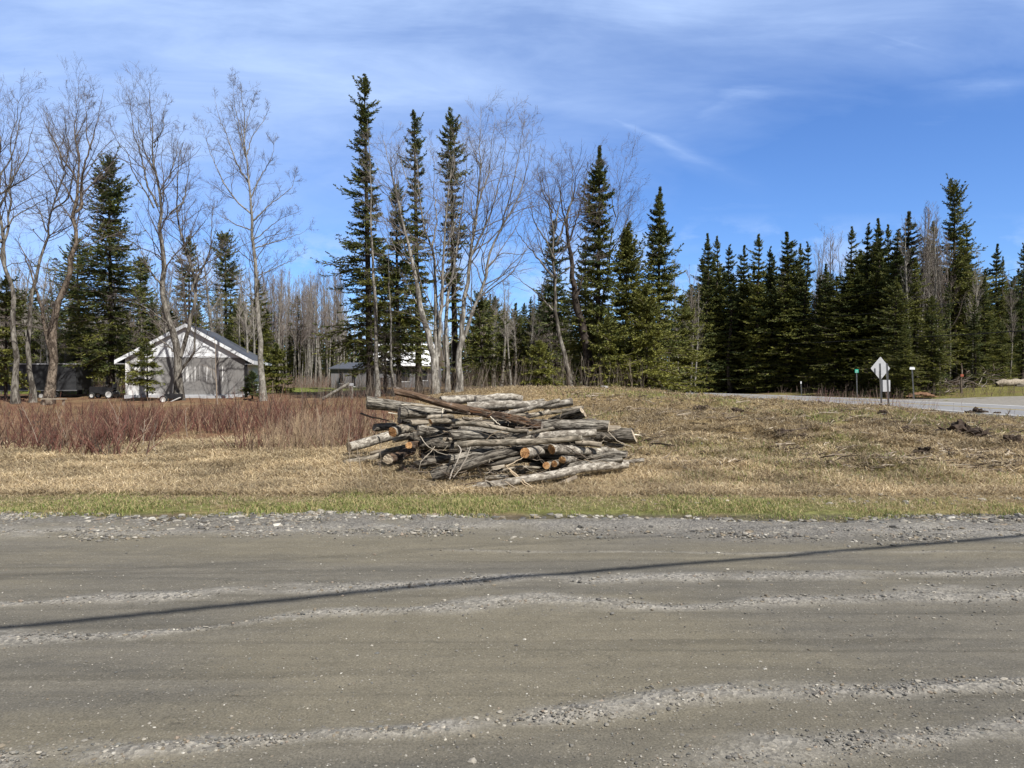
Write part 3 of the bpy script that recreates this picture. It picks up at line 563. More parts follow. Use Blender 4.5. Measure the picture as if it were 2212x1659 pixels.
    col = (base*(1-brt)+light*brt)*(1-.25*f[I][:, None])+blue*.25*f[I][:, None]; col = col*rng.uniform(.75, 1.25, (N, 1))
    w = np.full(N, needle*.82)*np.clip(L[I]/.5, .5, 1)*rng.uniform(.8, 1.3, N)
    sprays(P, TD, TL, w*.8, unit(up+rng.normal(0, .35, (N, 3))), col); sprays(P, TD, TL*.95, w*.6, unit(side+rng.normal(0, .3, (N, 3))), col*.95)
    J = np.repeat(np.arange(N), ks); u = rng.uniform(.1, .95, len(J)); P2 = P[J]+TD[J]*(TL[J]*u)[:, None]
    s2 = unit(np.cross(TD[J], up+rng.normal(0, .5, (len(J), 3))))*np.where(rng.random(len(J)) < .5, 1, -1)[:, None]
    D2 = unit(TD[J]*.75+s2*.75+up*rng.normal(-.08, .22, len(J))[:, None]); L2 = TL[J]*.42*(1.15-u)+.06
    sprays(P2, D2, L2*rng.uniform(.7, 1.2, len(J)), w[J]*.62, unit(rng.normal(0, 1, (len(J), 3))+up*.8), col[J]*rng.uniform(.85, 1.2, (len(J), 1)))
    # bare dead branches below the crown
    zb = prof[0, 0]
    if low is not None and zb > .8:
        k = low; zz = rng.uniform(.5, zb+1.0, k); a = rng.uniform(0, 6.28, k); Ld = rng.uniform(.5, 1.6, k)
        q = np.stack([np.cos(a)[:, None]*Ld[:, None]*tt, np.sin(a)[:, None]*Ld[:, None]*tt, zz[:, None]+Ld[:, None]*(.12*tt-.40*tt**2)], -1)
        tubes(cm, q, np.full((k, 1), .012)*np.linspace(1, .3, nseg), 3, c=(.20, .185, .165), m=1)
        q2, r2 = grow(q, np.full((k, nseg), .008), 5, .3, .95, .45, 40, -.05, 4, rng, rmin=.004); tubes(cm, q2, r2, 3, c=(.22, .2, .18), m=1)
    return tm, cm
def place_conifer(tx, ty, bx, by, Y, rows, label, seed, mat='trunk_dark', group='conifers between the field and the woods', **k):
    """rows: photo row, half width left, half width right in 2212 px units"""
    b = W3(bx, by, Y); gz = float(terr(np.array([b[0]]), np.array([Y]))[0]); b[2] = gz-.05
    H = (by-ty)/FV*Y + (W3(bx, by, Y)[2]-gz)+.05
    pr = []
    for r in rows:
        y, l, rr = (r[0], r[1], r[1]) if len(r) == 2 else r
        pr.append((W3(0, y, Y)[2]-b[2], l/FV*Y, rr/FV*Y))
    tm, cm = conifer(H, pr, seed, bend=((tx-bx)/FV*Y, 0), wide=1.16, **k)
    t = thing('spruce_tree', b, label, 'spruce tree', group); PLOC[t.name] = (0, 0, 0)
    tm.build('trunk', M[mat], t, smooth=True); cm.build('crown', [M['needle'], M['twig']], t); return t
G1 = 'spruces standing behind the log pile'; G0 = 'spruces around the white building'
place_conifer(788, 165, 800, 852, 42, [(165,1),(200,13),(240,30,28),(262,30,26),(275,18,10),(330,26,8),(355,34,14),(380,22),(430,40,26),(500,50,36),(540,88,42),(600,80,48),(680,88,60),(760,82,62),(800,55,50)], 'tallest spruce of all, with a tufted top above a bare stretch of stem', 1, low=30, group=G1, sparse=.2, nb=330)
place_conifer(895, 238, 905, 850, 46, [(238,1),(290,16),(340,27),(368,24),(392,12),(440,14),(500,22),(580,34),(660,44),(760,44)], 'spruce with a narrow dense spire, second treetop from the tallest spruce', 2, low=20, group=G1, nb=270, sparse=.25)
place_conifer(972, 236, 985, 850, 47, [(236,1),(280,16),(330,26),(375,34),(395,30),(412,12),(470,20),(520,38,34),(560,26),(600,46,44),(640,20),(700,16)], 'spruce with a dense dark spire and see-through tiers of branches lower down', 3, low=24, group=G1, nb=240, sparse=.3)
place_conifer(855, 402, 862, 850, 44, [(402,2),(440,16),(520,34),(600,42),(700,58),(790,55)], 'shorter spruce filling the gap right of the tallest spruce', 4, low=20, group=G1)
place_conifer(832, 560, 832, 850, 45, [(560,4),(650,60),(760,80),(800,50)], 'low dark spruce in front of the grey house', 5, low=24, group=G1, olive=.2)
place_conifer(1032, 640, 1046, 842, 45, [(640,4),(700,42,50),(780,62,78),(822,50,70)], 'olive young spruce just right of the pale maple clump', 6, low=20, group=G1, olive=.5, sparse=.25)
place_conifer(1295, 320, 1290, 835, 38, [(320,1),(360,7),(400,20),(430,29),(500,25),(560,34),(640,55),(750,68),(815,60)], 'tall narrow spruce rising over the centre of the picture right of the bare maples', 7, low=20, group=G1, nb=360)
place_conifer(1425, 408, 1420, 845, 44, [(408,1),(450,10),(500,22),(540,32),(575,38),(600,30,45),(640,50),(700,80),(780,90),(838,95)], 'pointed spruce standing apart against the blue sky left of the highway', 8, group=G1, nb=380)
place_conifer(1352, 498, 1355, 845, 40, [(498,3),(550,28,34),(600,44),(680,60),(760,84),(838,92)], 'broad green spruce between the two tall pointed ones', 9, group=G1, olive=.75, nb=330)
place_conifer(1195, 478, 1200, 836, 50, [(478,2),(540,18),(575,32),(600,30),(640,45),(700,50),(800,50)], 'dark spruce seen through the bare branches right of the maple clump', 10, low=20, group=G1, olive=.15)
place_conifer(1264, 515, 1265, 836, 43, [(515,1),(560,12),(620,24),(700,42),(800,52)], 'small spruce tucked against the left of the tall narrow one', 11, group=G1, low=16)
place_conifer(1162, 738, 1163, 834, 33, [(738,1),(765,16,20),(800,36),(828,42)], 'little bright yellow-green fir on the crest of the bank', 12, group=G1, olive=1.0, nb=90, needle=.04)
place_conifer(1472, 640, 1476, 848, 46, [(640,3),(700,32),(780,44),(846,42)], 'short spruce at the right end of the middle trees, beside the highway', 13, group=G1, olive=.85)
place_conifer(1396, 618, 1396, 846, 37, [(618,2),(700,45),(780,72),(842,80)], 'bushy low spruce in front of the middle trees', 14, group=G1, olive=.9)
place_conifer(1310, 690, 1325, 842, 36, [(690,3),(740,35,45),(800,48,66),(836,40,70)], 'low spreading spruce at the foot of the tall narrow one', 15, group=G1, olive=.85, sparse=.3)
place_conifer(237, 348, 242, 862, 47, [(348,4),(380,26),(420,44),(462,52),(485,24),(510,60),(560,98,90),(640,105,88),(720,100,70),(770,85,50),(805,55,30)], 'big broad spruce between the dark trailer and the white building', 16, low=20, group=G0, nb=380, sparse=.25)
place_conifer(168, 520, 172, 860, 50, [(520,6),(600,36),(700,52),(800,60)], 'dark spruce behind the left hand bare trees', 17, low=14, group=G0, olive=.25)
place_conifer(410, 515, 408, 842, 62, [(515,3),(560,20),(620,28),(700,32),(800,30)], 'narrow brownish spruce rising over the roof of the white building', 18, group=G0, olive=.8)
place_conifer(487, 508, 490, 842, 62, [(508,5),(550,27),(620,42),(700,50),(800,45)], 'full spruce rising behind the right hand roof slope', 19, group=G0, olive=.5)
place_conifer(305, 560, 300, 850, 57, [(560,6),(640,40),(740,45),(800,40)], 'spruce behind the left eave of the white building', 20, group=G0, olive=.3)
place_conifer(15, 600, 12, 866, 42, [(600,4),(660,34,40),(740,60),(820,55)], 'low green spruce at the left edge of the picture', 21, group=G0, olive=.55)
place_conifer(105, 650, 108, 862, 54, [(650,4),(720,40),(800,48)], 'low spruce behind the dark trailer', 22, group=G0, olive=.3)
place_conifer(318, 733, 318, 857, 41, [(733,1),(760,18),(790,34),(815,40),(838,34)], 'thin small fir standing against the white wall', 23, group=G0, nb=80, needle=.04, sparse=.3, olive=.5)
place_conifer(545, 803, 545, 858, 42, [(803,1),(828,13),(854,22)], 'tiny dark fir at the corner of the white building', 24, group=G0, nb=70, needle=.035, olive=.05)
place_conifer(596, 742, 597, 856, 48, [(742,1),(780,18),(820,26),(850,18)], 'small green fir just right of the white building', 25, group=G0, olive=.7, nb=120)

# ------------------------------------------------------------------ woods across the highway and behind: copies of eight conifers
def proto_prof(H, w, seed, kind=0):
    r = np.random.default_rng(seed); hs = np.r_[.03, np.linspace(.14, .86, 7), .94, 1]*H
    sh = {0: [.85,1,.95,.84,.72,.60,.46,.30,.10,.0], 1: [.4,.55,.7,.6,.55,.7,.55,.36,.16,.0], 2: [.95,1,.9,.85,.75,.62,.48,.28,.12,.0]}[kind]
    return [(h, w*s*r.uniform(.85, 1.15), w*s*r.uniform(.85, 1.15)) for h, s in zip(hs, sh)]
CP = []
for i in range(8):
    tm, cm = conifer(15, proto_prof(15, [2.0, 2.6, 1.5, 3.0, 2.3, 1.7, 2.8, 1.9][i], 50+i, [0, 0, 1, 2, 0, 1, 2, 0][i]), 60+i, nb=[360,330,240,380,260,300,360,230][i], kt=12, ks=5, wob=[.05,.0,.12,.0,.1,.05,.0,.15][i], olive=[.35,.6,.2,.55,.3,.75,.4,.15][i], sparse=[.18,.2,.4,.15,.35,.25,.2,.45][i], needle=.062, low=20 if i in (2, 5) else None)
    CP.append((tm, cm))
PROTO = [None]*8
def wood_spruce(px, top, Y, i, label, group, sx=1.0, by=None):
    x = (px-CX)/FV*Y; gz = float(terr(np.array([x]), np.array([Y]), False)[0])-.1; H = CAM_H+(HY-top)/FV*Y-gz
    s = H/15.0; rz = (i*2.39+px*.7) % 6.28
    if PROTO[i] is None:
        t = thing('spruce_tree', (0, 0, 0), label, 'spruce tree', group); CP[i][0].build('trunk', M['trunk_dark'], t, smooth=True); CP[i][1].build('crown', [M['needle'], M['twig']], t); PROTO[i] = t
        t.location = (x, Y, gz); t.rotation_euler = (0, 0, rz); t.scale = (s*sx, s*sx, s); return t
    return dup(PROTO[i], (x, Y, gz), rz, (s*sx, s*sx, s), label, group)
GW = 'spruces of the dark woods across the highway'
tops = [(1528,506,73,.85),(1548,512,74,.8),(1576,528,72,.8),(1606,532,74,.8),(1637,508,70,1.05),(1665,532,71,.8),(1700,503,69,1.1),(1729,528,70,.75),(1741,521,68,.75),(1783,572,66,.95),(1839,492,68,.8),(1873,482,66,.75),(1896,474,65,.8),(1918,487,67,.7),(1936,495,62,1.15),(1962,460,66,.85),(2014,480,66,.95),(2082,486,64,1.0),(2152,529,70,.75),(2164,556,69,.6),(2208,524,64,.8),(2188,640,72,.9)]
rng = np.random.default_rng(3); ordn = ['first','second','third','fourth','fifth','sixth','seventh','eighth','ninth','tenth','eleventh','twelfth','thirteenth','fourteenth','fifteenth','sixteenth','seventeenth','eighteenth','nineteenth','twentieth','twenty-first','twenty-second']
for k, (px, ty, Y, sx) in enumerate(tops):
    wood_spruce(px, ty, Y, (k*5+k//3) % 8, f'{ordn[k]} pointed spruce top from the left along the skyline across the highway', GW, sx*rng.uniform(1.15, 1.6))
rng = np.random.default_rng(5)
# lower and hidden ranks of the same woods
for k in range(92):
    px = 1500+(k % 23)*33+rng.uniform(-14, 14); Yb = np.interp(px, [1500, 1600, 1750, 1900, 2050, 2212], [76, 72, 68, 61, 64, 66]); row = k//23
    Y = Yb+row*5+rng.uniform(-1, 2.5); top = np.interp(px, [1500,1640,1760,1900,2000,2212], [600,590,610,560,560,600])+rng.uniform(-25, 70)-row*12
    if px > 2085: top += 45
    wood_spruce(px, top, Y, int(rng.integers(8)), 'dark spruce filling the ranks below the skyline across the highway', 'lower spruces of the woods across the highway', rng.uniform(1.3, 2.1))
for k, (px, ty, Y, sx) in enumerate([(1935,600,57,1.5),(1975,560,58,1.4),(2012,640,56,1.3),(2105,650,58,1.2),(2125,600,60,1.2),(1955,705,55,1.5),(1860,790,60,1.6),(2165,690,60,1.2),(2046,610,59,1.1)]):
    wood_spruce(px, ty, Y, [1,5,3,4,0,3,1,6,2][k], ['green sunlit spruce at the road side behind the diamond sign','tall sunlit spruce just right of the diamond sign','sunlit spruce behind the small white name sign','green spruce left of the far right clearing','taller green spruce behind the clearing with the felled trunk','low green spruce touching the ground behind the small white name sign','very low spruce bush lit against the dark woods left of the diamond sign','green spruce above the felled trunk','spruce behind the red flagged post'][k], 'sunlit spruces at the edge of the woods across the highway', sx)
place_conifer(2059, 400, 2062, 850, 63, [(400,3),(420,18,16),(440,26,20),(458,12),(470,30,36),(500,22,44),(520,20,30),(545,36,52),(590,48,60),(640,55,62),(700,50),(780,30)], 'big ragged pine towering over the woods at the right', 31, group=GW, nb=300, sparse=.35, kt=12, needle=.07, olive=.6)
# far woods that close the view
for k in range(48):
    px = rng.uniform(1030, 1560) if k % 2 else rng.uniform(1040, 1220); Y = rng.uniform(84, 104); wood_spruce(px, rng.uniform(632, 690)+(30 if px > 1220 else 0), Y, int(rng.integers(8)), 'distant spruce in the far woods between the middle trees', 'distant spruces behind the middle trees', rng.uniform(1.0, 1.6))
for k in range(60):
    px = rng.uniform(-60, 560); Y = rng.uniform(66, 96); wood_spruce(px, rng.uniform(630, 720), Y, int(rng.integers(8)), 'spruce in the woods behind the white building and trailer', 'spruces of the woods on the left', rng.uniform(1.1, 1.8))
for k in range(26):
    px = rng.uniform(-50, 720); wood_spruce(px, rng.uniform(600, 740), rng.uniform(54, 70) if px < 560 else rng.uniform(76, 92), int(rng.integers(8)), 'dark spruce between the bare trees on the left', 'spruces between the bare trees on the left', rng.uniform(1.1, 1.9))
for k in range(8):
    px = 575+k*24+rng.uniform(-6, 6); wood_spruce(px, [740,760,735,720,640,730,745,720][k], rng.uniform(84, 96), int(rng.integers(8)), 'low spruce far back behind the pale poplar stems', 'far low spruces behind the poplar grove', 1.0)

# ------------------------------------------------------------------ bare broadleaved trees
def bare_tree(Y, limbs, label, seed, name='maple_tree', cat='bare tree', group=None, mat='trunk_grey', k1=15, dens=(7, 4), lvl=3, tw=(.135, .115, .105), lf=.52, up=.13, ang=46, tlo=.22, sides=9, knob=.12, thick=.84, crook=.16):
    """limbs: (points in photo px, radius at foot, radius at tip[, bow in depth in m]); the first one is the stem and starts at the ground"""
    rng = np.random.default_rng(seed); n = 22; tm = MB(); cm = MB(); PP = []; RR = []
    b = W3(limbs[0][0][0][0], limbs[0][0][0][1], Y); gz = float(terr(np.array([b[0]]), np.array([Y]))[0]); base = np.array([b[0], Y, gz])
    for j, lb in enumerate(limbs):
        pts, r0, r1 = lb[:3]; bow = lb[3] if len(lb) > 3 else rng.uniform(-.9, .9)
        p = np.array([W3(a, c, Y) for a, c in pts]); d = np.r_[0, np.cumsum(np.linalg.norm(np.diff(p, axis=0), axis=1))]; f = d/d[-1]
        dep0 = lb[4] if len(lb) > 4 else 0.0
        p[:, 1] += dep0+bow*f**1.4*(d[-1]/6.0)
        p = resample(p, n); p[1:-1] += rng.normal(0, .02, (n-2, 3)); hh_ = np.linspace(0, 1, n)*d[-1]; p[:, 0] += crook*vnoise(np.stack([hh_*.9, hh_*0+seed+j*3.3, hh_*0], 1))*np.clip(hh_, 0, 1); p[:, 1] += crook*vnoise(np.stack([hh_*.9, hh_*0+seed+j*5.1, hh_*0+4], 1))*np.clip(hh_, 0, 1)
        if p[0, 2] < gz+.6: p[0, 2] = gz-.15
        r = r1*.5+(r0*thick-r1*.5)*(1-np.linspace(0, 1, n))**1.25
        if p[0, 2] < gz+.3: r[0] *= 1.45; r[1] *= 1.12
        PP.append(p); RR.append(r)
    PP = np.array(PP)-base; RR = np.array(RR)
    rj = 1+knob*fbm(np.stack([np.broadcast_to(np.cos(np.linspace(0, 6.28, sides, endpoint=False))[None, None]*1.1, (len(PP), n, sides)), np.broadcast_to(np.sin(np.linspace(0, 6.28, sides, endpoint=False))[None, None]*1.1, (len(PP), n, sides)), np.broadcast_to(PP[..., 2:3]*1.4+seed, (len(PP), n, sides))], -1), 3)
    tubes(tm, PP, RR, sides, rj=rj)
    cols = [np.array(tw)*.9, np.array(tw), np.array(tw)*1.05]
    L0 = np.linalg.norm(np.diff(PP, axis=1), axis=2).sum(1); K = [max(3, int(k1*l/7.0)) for l in L0]
    Q = []; R_ = []
    for p, r, k in zip(PP, RR, K):
        lo_ = tlo if p[0, 2] < .6 else .12
        q, rr = grow(p[None], r[None], k, lo_, .98, lf*min(1, 5.5/np.linalg.norm(p[-1]-p[0])+.25), ang, up, 8, rng, wob=.17); Q.append(q); R_.append(rr)
    Q = np.concatenate(Q); R_ = np.concatenate(R_); tubes(cm, Q, R_, 5, c=cols[0])
    for l, d in enumerate(dens[:lvl]):
        src, sr = (np.concatenate([Q, PP[:, ::3][:, :8]] if PP[:, ::3][:, :8].shape[1] == Q.shape[1] else [Q]), np.concatenate([R_, RR[:, ::3][:, :8]] if PP[:, ::3][:, :8].shape[1] == Q.shape[1] else [R_])) if False else (Q, R_)
        Q, R_ = grow(src, sr, d, .12, .98,   .62, 40, up*.8, 6 if l == 0 else 4, rng, wob=.17, lmin=.18, rmin=.0052 if l == 0 else .0042); tubes(cm, Q, R_, 3, c=cols[min(l+1, 2)])
    t = thing(name, tuple(base), label, cat, group); PLOC[t.name] = (0, 0, 0)
    tm.build('trunk', M[mat], t, smooth=True); cm.build('crown', M['twig'], t); return t
GL = 'bare maples in front of the trailer and white building'
bare_tree(38, [([(34,868),(34,800),(36,740),(38,692),(35,648),(28,615),(15,584),(6,524),(2,448),(0,380),(4,320),(-4,250),(2,200)],.21,.03,0),([(12,575),(14,500),(22,430),(26,350),(20,290),(34,230),(44,200)],.09,.02),([(2,448),(30,400),(50,350),(62,290),(70,250)],.07,.015),([(2,420),(50,395),(85,370),(100,345),(108,330)],.06,.015),([(5,380),(24,345),(40,250),(58,190)],.05,.012),([(6,524),(-25,470),(-40,400),(-45,320)],.08,.02),([(8,500),(30,470),(70,440),(110,420),(135,398)],.055,.014)],
  'bare maple with a leaning grey stem, leftmost at the picture edge', 101, group=GL, tlo=.4)
bare_tree(39, [([(70,868),(67,800),(66,736),(66,690),(73,645),(88,569),(103,502),(112,457),(125,417),(141,370)],.19,.06,0),([(141,370),(128,325),(105,280),(96,240),(92,215)],.055,.012),([(141,370),(150,330),(160,280),(150,230)],.05,.012),([(112,457),(140,440),(160,400),(175,350),(190,300),(185,240)],.06,.012),([(103,502),(85,460),(62,410),(48,380)],.05,.012),([(125,417),(110,380),(90,340),(80,300)],.045,.012)],
  'bare tree with a pale slanting stem, second from the left edge', 102, group=GL, tlo=.5)
bare_tree(37.5, [([(104,868),(108,812),(117,745),(114,698),(122,660),(134,640),(146,584),(164,524),(167,448),(166,387),(167,326),(170,265),(165,205)],.30,.02,0),([(112,760),(100,700),(93,654),(80,600),(66,560),(52,520)],.15,.03),([(165,460),(180,440),(176,417),(188,387),(200,326),(225,259),(240,203)],.10,.014),([(166,387),(145,345),(125,305),(108,265),(96,240)],.065,.012),([(167,448),(150,410),(120,370),(108,330)],.06,.012),([(200,326),(190,290),(182,240),(178,200)],.045,.01),([(167,300),(185,260),(196,215)],.04,.01)],
  'stout bare maple with flaking brown bark beside the dark trailer', 103, group=GL, mat='trunk_brown', tlo=.5)
bare_tree(40, [([(386,866),(384,800),(379,750),(367,700),(357,648),(354,569),(343,448),(336,372),(331,311),(330,265),(326,195)],.30,.02,0),([(394,862),(391,809),(404,785),(422,765),(427,745),(425,730),(432,700),(430,680)],.16,.05,-.6,-.15),([(390,770),(397,745),(410,718),(411,677),(416,648),(415,630),(407,584),(395,533),(377,493),(368,463),(369,387),(366,330),(372,290)],.15,.03,.7),([(415,630),(425,606),(450,563),(462,524),(471,470),(473,440)],.09,.02,-.8),([(396,540),(425,505),(445,480),(455,460)],.06,.016),([(354,620),(320,580),(300,540),(285,490)],.07,.016,.5),([(343,448),(315,400),(300,340),(288,260),(264,195)],.08,.012),([(334,450),(303,393),(282,343),(262,310),(240,265)],.06,.012),([(336,372),(320,330),(310,290),(303,225)],.045,.01),([(369,387),(385,340),(395,300),(402,290)],.045,.01),([(368,463),(392,440),(402,400),(420,350),(424,320)],.06,.012),([(364,700),(330,670),(300,655),(262,640)],.07,.018,-1.0),([(378,760),(350,735),(330,722),(290,700)],.06,.016,-1.2),([(335,320),(350,260),(362,200)],.045,.01)],
  'many-limbed bare maple in front of the white gable wall', 104, group=GL, tlo=.35, k1=16)
bare_tree(40, [([(568,862),(561,765),(557,648),(553,600),(550,539),(544,448),(538,387),(532,326),(529,250),(522,180)],.215,.018,0),([(544,463),(510,433),(480,387),(450,326),(434,281),(424,250)],.06,.01),([(538,396),(513,357),(492,296),(474,250),(466,200)],.055,.01),([(533,341),(516,281),(498,215)],.045,.01),([(547,478),(571,457),(595,433),(632,402),(641,362)],.06,.01),([(541,433),(562,387),(592,341),(601,290)],.055,.01),([(533,338),(547,296),(562,265),(580,222)],.045,.01),([(529,314),(516,265),(508,220),(500,165)],.04,.008),([(550,539),(577,527),(647,508),(676,488)],.05,.01),([(549,500),(516,487),(480,470),(452,440)],.05,.01),([(552,600),(590,580),(640,560),(660,530)],.045,.01),([(548,520),(575,500),(610,470),(655,455)],.045,.01),([(530,290),(542,240),(556,200)],.035,.008)],
  'straight bare tree with a feathery symmetrical crown right of the white building', 105, group=GL, mat='trunk_pale', tlo=.3, k1=18, lf=.36, crook=.07)
GM = 'pale bare maples of the clump behind the log pile'
bare_tree(36, [([(941,852),(940,800),(936,765),(932,745),(908,665),(895,578),(878,513),(862,440),(848,380),(832,310),(822,285)],.30,.015,0),([(942,800),(943,743),(939,621),(934,535),(913,491),(904,426),(896,350),(888,300)],.20,.015,.5),([(946,770),(950,715),(958,621),(960,535),(966,460),(975,400),(985,330),(990,300)],.16,.012,-.6),([(934,535),(945,480),(938,420),(942,370),(930,330)],.07,.01),([(904,426),(880,390),(865,340),(855,300)],.05,.01),([(895,578),(870,560),(850,530),(840,500),(820,440)],.06,.01),([(908,665),(885,630),(870,590)],.05,.015),([(960,535),(980,500),(990,450),(1005,400)],.06,.01)],
  'thick pale maple, left stem of the clump behind the log pile', 106, group=GM, thick=.70, mat='trunk_white', tw=(.20,.18,.165), crook=.03, tlo=.45, k1=14)
bare_tree(36.6, [([(968,847),(967,800),(965,752),(961,700),(963,665),(966,640),(984,560),(990,500),(1002,420),(1010,350),(1008,300)],.20,.012,0),([(966,750),(985,720),(1003,660)],.09,.03),([(984,560),(975,500),(965,440)],.05,.01)],
  'slimmer middle stem of the pale maple clump', 107, group=GM, thick=.70, mat='trunk_white', tw=(.20,.18,.165), crook=.03, tlo=.5, k1=9)
bare_tree(36.2, [([(991,847),(992,800),(994,752),(1004,643),(1017,556),(1030,448),(1038,361),(1035,290),(1042,232)],.25,.013,0),([(996,750),(1025,665),(1052,600),(1054,556),(1082,500),(1117,448),(1138,383),(1150,290)],.15,.012,-.8),([(1054,575),(1085,547),(1130,552),(1162,541)],.055,.012),([(1017,556),(1050,490),(1075,420),(1090,340),(1095,262)],.08,.01),([(1030,448),(1056,380),(1065,300),(1070,255)],.06,.01),([(1082,500),(1100,430),(1120,340),(1135,262)],.07,.01),([(1038,361),(1015,310),(1012,270)],.04,.01),([(1000,690),(1020,670),(1035,668)],.05,.02)],
  'right stem of the pale maple clump, spreading widest to the right', 108, group=GM, thick=.70, mat='trunk_white', tw=(.20,.18,.165), crook=.03, tlo=.45, k1=15)
bare_tree(38.5, [([(815,856),(813,760),(811,665),(804,535),(800,404),(795,262)],.165,.02,0)], 'straight half dead pole of a tree in front of the tallest spruce', 109, name='dead_spruce', cat='dead tree', mat='trunk_pale', k1=40, dens=(4, 3), lvl=2, lf=.10, up=-.12, ang=75, tlo=.05, crook=.04, group='bare poles among the spruces')
bare_tree(38.5, [([(850,852),(846,760),(843,665),(839,570),(838,520)],.10,.02,0)], 'thin bare pole right of the straight half dead one', 110, name='dead_spruce', cat='dead tree', mat='trunk_pale', k1=34, dens=(4, 3), lvl=2, lf=.14, up=-.12, ang=75, tlo=.05, crook=.04, group='bare poles among the spruces')
GR = 'bare maples on the crest of the bank'
bare_tree(36, [([(1236,832),(1219,756),(1201,715),(1194,670),(1196,600),(1200,531),(1194,461),(1181,409),(1180,330)],.16,.012,0),([(1196,600),(1177,576),(1150,545),(1135,531),(1112,500),(1105,460)],.07,.01),([(1200,531),(1219,496),(1236,420),(1240,335)],.07,.01),([(1194,670),(1163,638),(1125,607),(1087,585)],.06,.01),([(1194,461),(1170,420),(1155,370),(1160,340)],.05,.01),([(1198,560),(1165,500),(1145,440),(1140,380)],.06,.01),([(1200,500),(1212,430),(1215,360)],.05,.01)],
  'curved bare maple leaning left above the little bright fir', 111, group=GR, tlo=.4, k1=12)
bare_tree(37, [([(1276,836),(1266,760),(1255,690),(1245,640),(1236,600),(1229,514),(1226,468),(1246,392),(1266,335)],.34,.012,0),([(1229,514),(1215,450),(1205,390),(1208,340)],.07,.01),([(1246,640),(1262,600),(1290,560)],.10,.03),([(1232,520),(1250,470),(1268,420),(1272,360)],.06,.01)],
  'bare maple with a very thick dark stem under the tall narrow spruce', 112, group=GR, mat='trunk_dark', tlo=.5)
bare_tree(41, [([(1300,842),(1298,760),(1302,650),(1312,560),(1330,470),(1345,400),(1352,340)],.12,.012,0),([(1312,560),(1335,520),(1357,460),(1365,410)],.05,.01),([(1330,470),(1318,410),(1316,360)],.04,.01)],
  'bare tree showing behind the right side of the tall narrow spruce', 113, group=GR, tlo=.4)
bare_tree(36.8, [([(1288,838),(1289,800),(1291,745),(1288,700)],.075,.05,0)], 'short white birch stem beside the very thick dark trunk', 114, name='birch_tree', mat='trunk_pale', k1=8, dens=(4, 3), lf=.35, group=GR)
# poplar and birch prototypes for the far groves
BP = []
def grove_proto(seed, spread, mat, tw):
    rng = np.random.default_rng(seed); n = 16; z = np.linspace(0, 1, n)**1.0*15; P = np.stack([.3*np.sin(z*.25+seed), .3*np.cos(z*.2+seed)-.3*math.cos(seed), z], 1); P[:, 0] -= P[0, 0]; P[:, 1] -= P[0, 1]
    R = .13*(1-z/15.5)+.012; tm = MB(); tubes(tm, P[None], R[None], 6); cm = MB()
    q, r = grow(P[None], R[None], 34, .38, .98, spread, 36, .30, 6, rng, wob=.08); tubes(cm, q, r, 3, c=tw)
    q, r = grow(q, r, 7, .1, .98, .5, 32, .25, 4, rng, rmin=.007); tubes(cm, q, r, 3, c=tw)
    q, r = grow(q, r, 4, .1, .98, .55, 30, .2, 3, rng, rmin=.006); tubes(cm, q, r, 3, c=np.array(tw)*1.05)
    return tm, cm, mat
for s in range(5): BP.append(grove_proto(200+s, [.20, .28, .17, .30, .24][s], ['trunk_pale', 'trunk_grey', 'trunk_pale', 'trunk_grey', 'trunk_pale'][s], [(.27,.245,.22),(.22,.19,.17),(.29,.26,.23),(.20,.165,.15),(.25,.225,.20)][s]))
BPO = [None]*5
def grove_tree(px, top, Y, i, label, group, sx=1.0):
    x = (px-CX)/FV*Y; gz = float(terr(np.array([x]), np.array([Y]), False)[0])-.1; s = (CAM_H+(HY-top)/FV*Y-gz)/15.0; rz = (px*1.31+i) % 6.28
    if BPO[i] is None:
        t = thing('poplar_tree', (0, 0, 0), label, 'bare tree', group); BP[i][0].build('trunk', M[BP[i][2]], t, smooth=True); BP[i][1].build('crown', M['twig'], t); BPO[i] = t
        t.location = (x, Y, gz); t.rotation_euler = (0, 0, rz); t.scale = (s*sx, s*sx, s); return t
    return dup(BPO[i], (x, Y, gz), rz, (s*sx, s*sx, s), label, group)
rng = np.random.default_rng(9)
for k in range(80):
    px = rng.uniform(555, 745); grove_tree(px, np.interp(px, [560,600,650,700,735], [610,575,590,590,600])+rng.uniform(-8, 60), rng.uniform(72, 96), int(rng.integers(5)), 'thin grey poplar in the far grove right of the white building', 'poplars of the far grove', 1.0)
for k in range(44):
    px = rng.uniform(-60, 560); grove_tree(px, rng.uniform(560, 680), rng.uniform(60, 90), int(rng.integers(5)), 'bare grey tree in the woods behind the white building and trailer', 'bare trees of the woods on the left', 1.1)
for k in range(46):
    px = rng.uniform(-40, 560); grove_tree(px, rng.uniform(540, 740), rng.uniform(47, 62), int(rng.integers(5)), 'thin bare understorey tree among the spruces on the left', 'understorey trees on the left', rng.uniform(1.2, 1.9))
for k in range(14):
    px = rng.uniform(1030, 1500); grove_tree(px, rng.uniform(600, 740), rng.uniform(46, 60), int(rng.integers(5)), 'thin bare understorey tree among the middle spruces', 'understorey trees in the middle', rng.uniform(1.2, 1.9))
for k in range(16):
    px = rng.uniform(990, 1260); grove_tree(px, rng.uniform(620, 680), rng.uniform(80, 100), int(rng.integers(5)), 'bare tree among the distant spruces in the middle', 'distant bare trees in the middle', 1.0)
for k, (px, ty) in enumerate([(1465,560),(1490,590),(1500,610),(1450,610)]):
    grove_tree(px, ty, 66, k, ['tallest of the four bare trees between the pointed spruce and the dark woods','second of the four bare trees between the pointed spruce and the dark woods','rightmost of the four bare trees before the dark woods','leftmost of the four bare trees before the dark woods'][k], 'bare trees before the dark woods', 1.0)
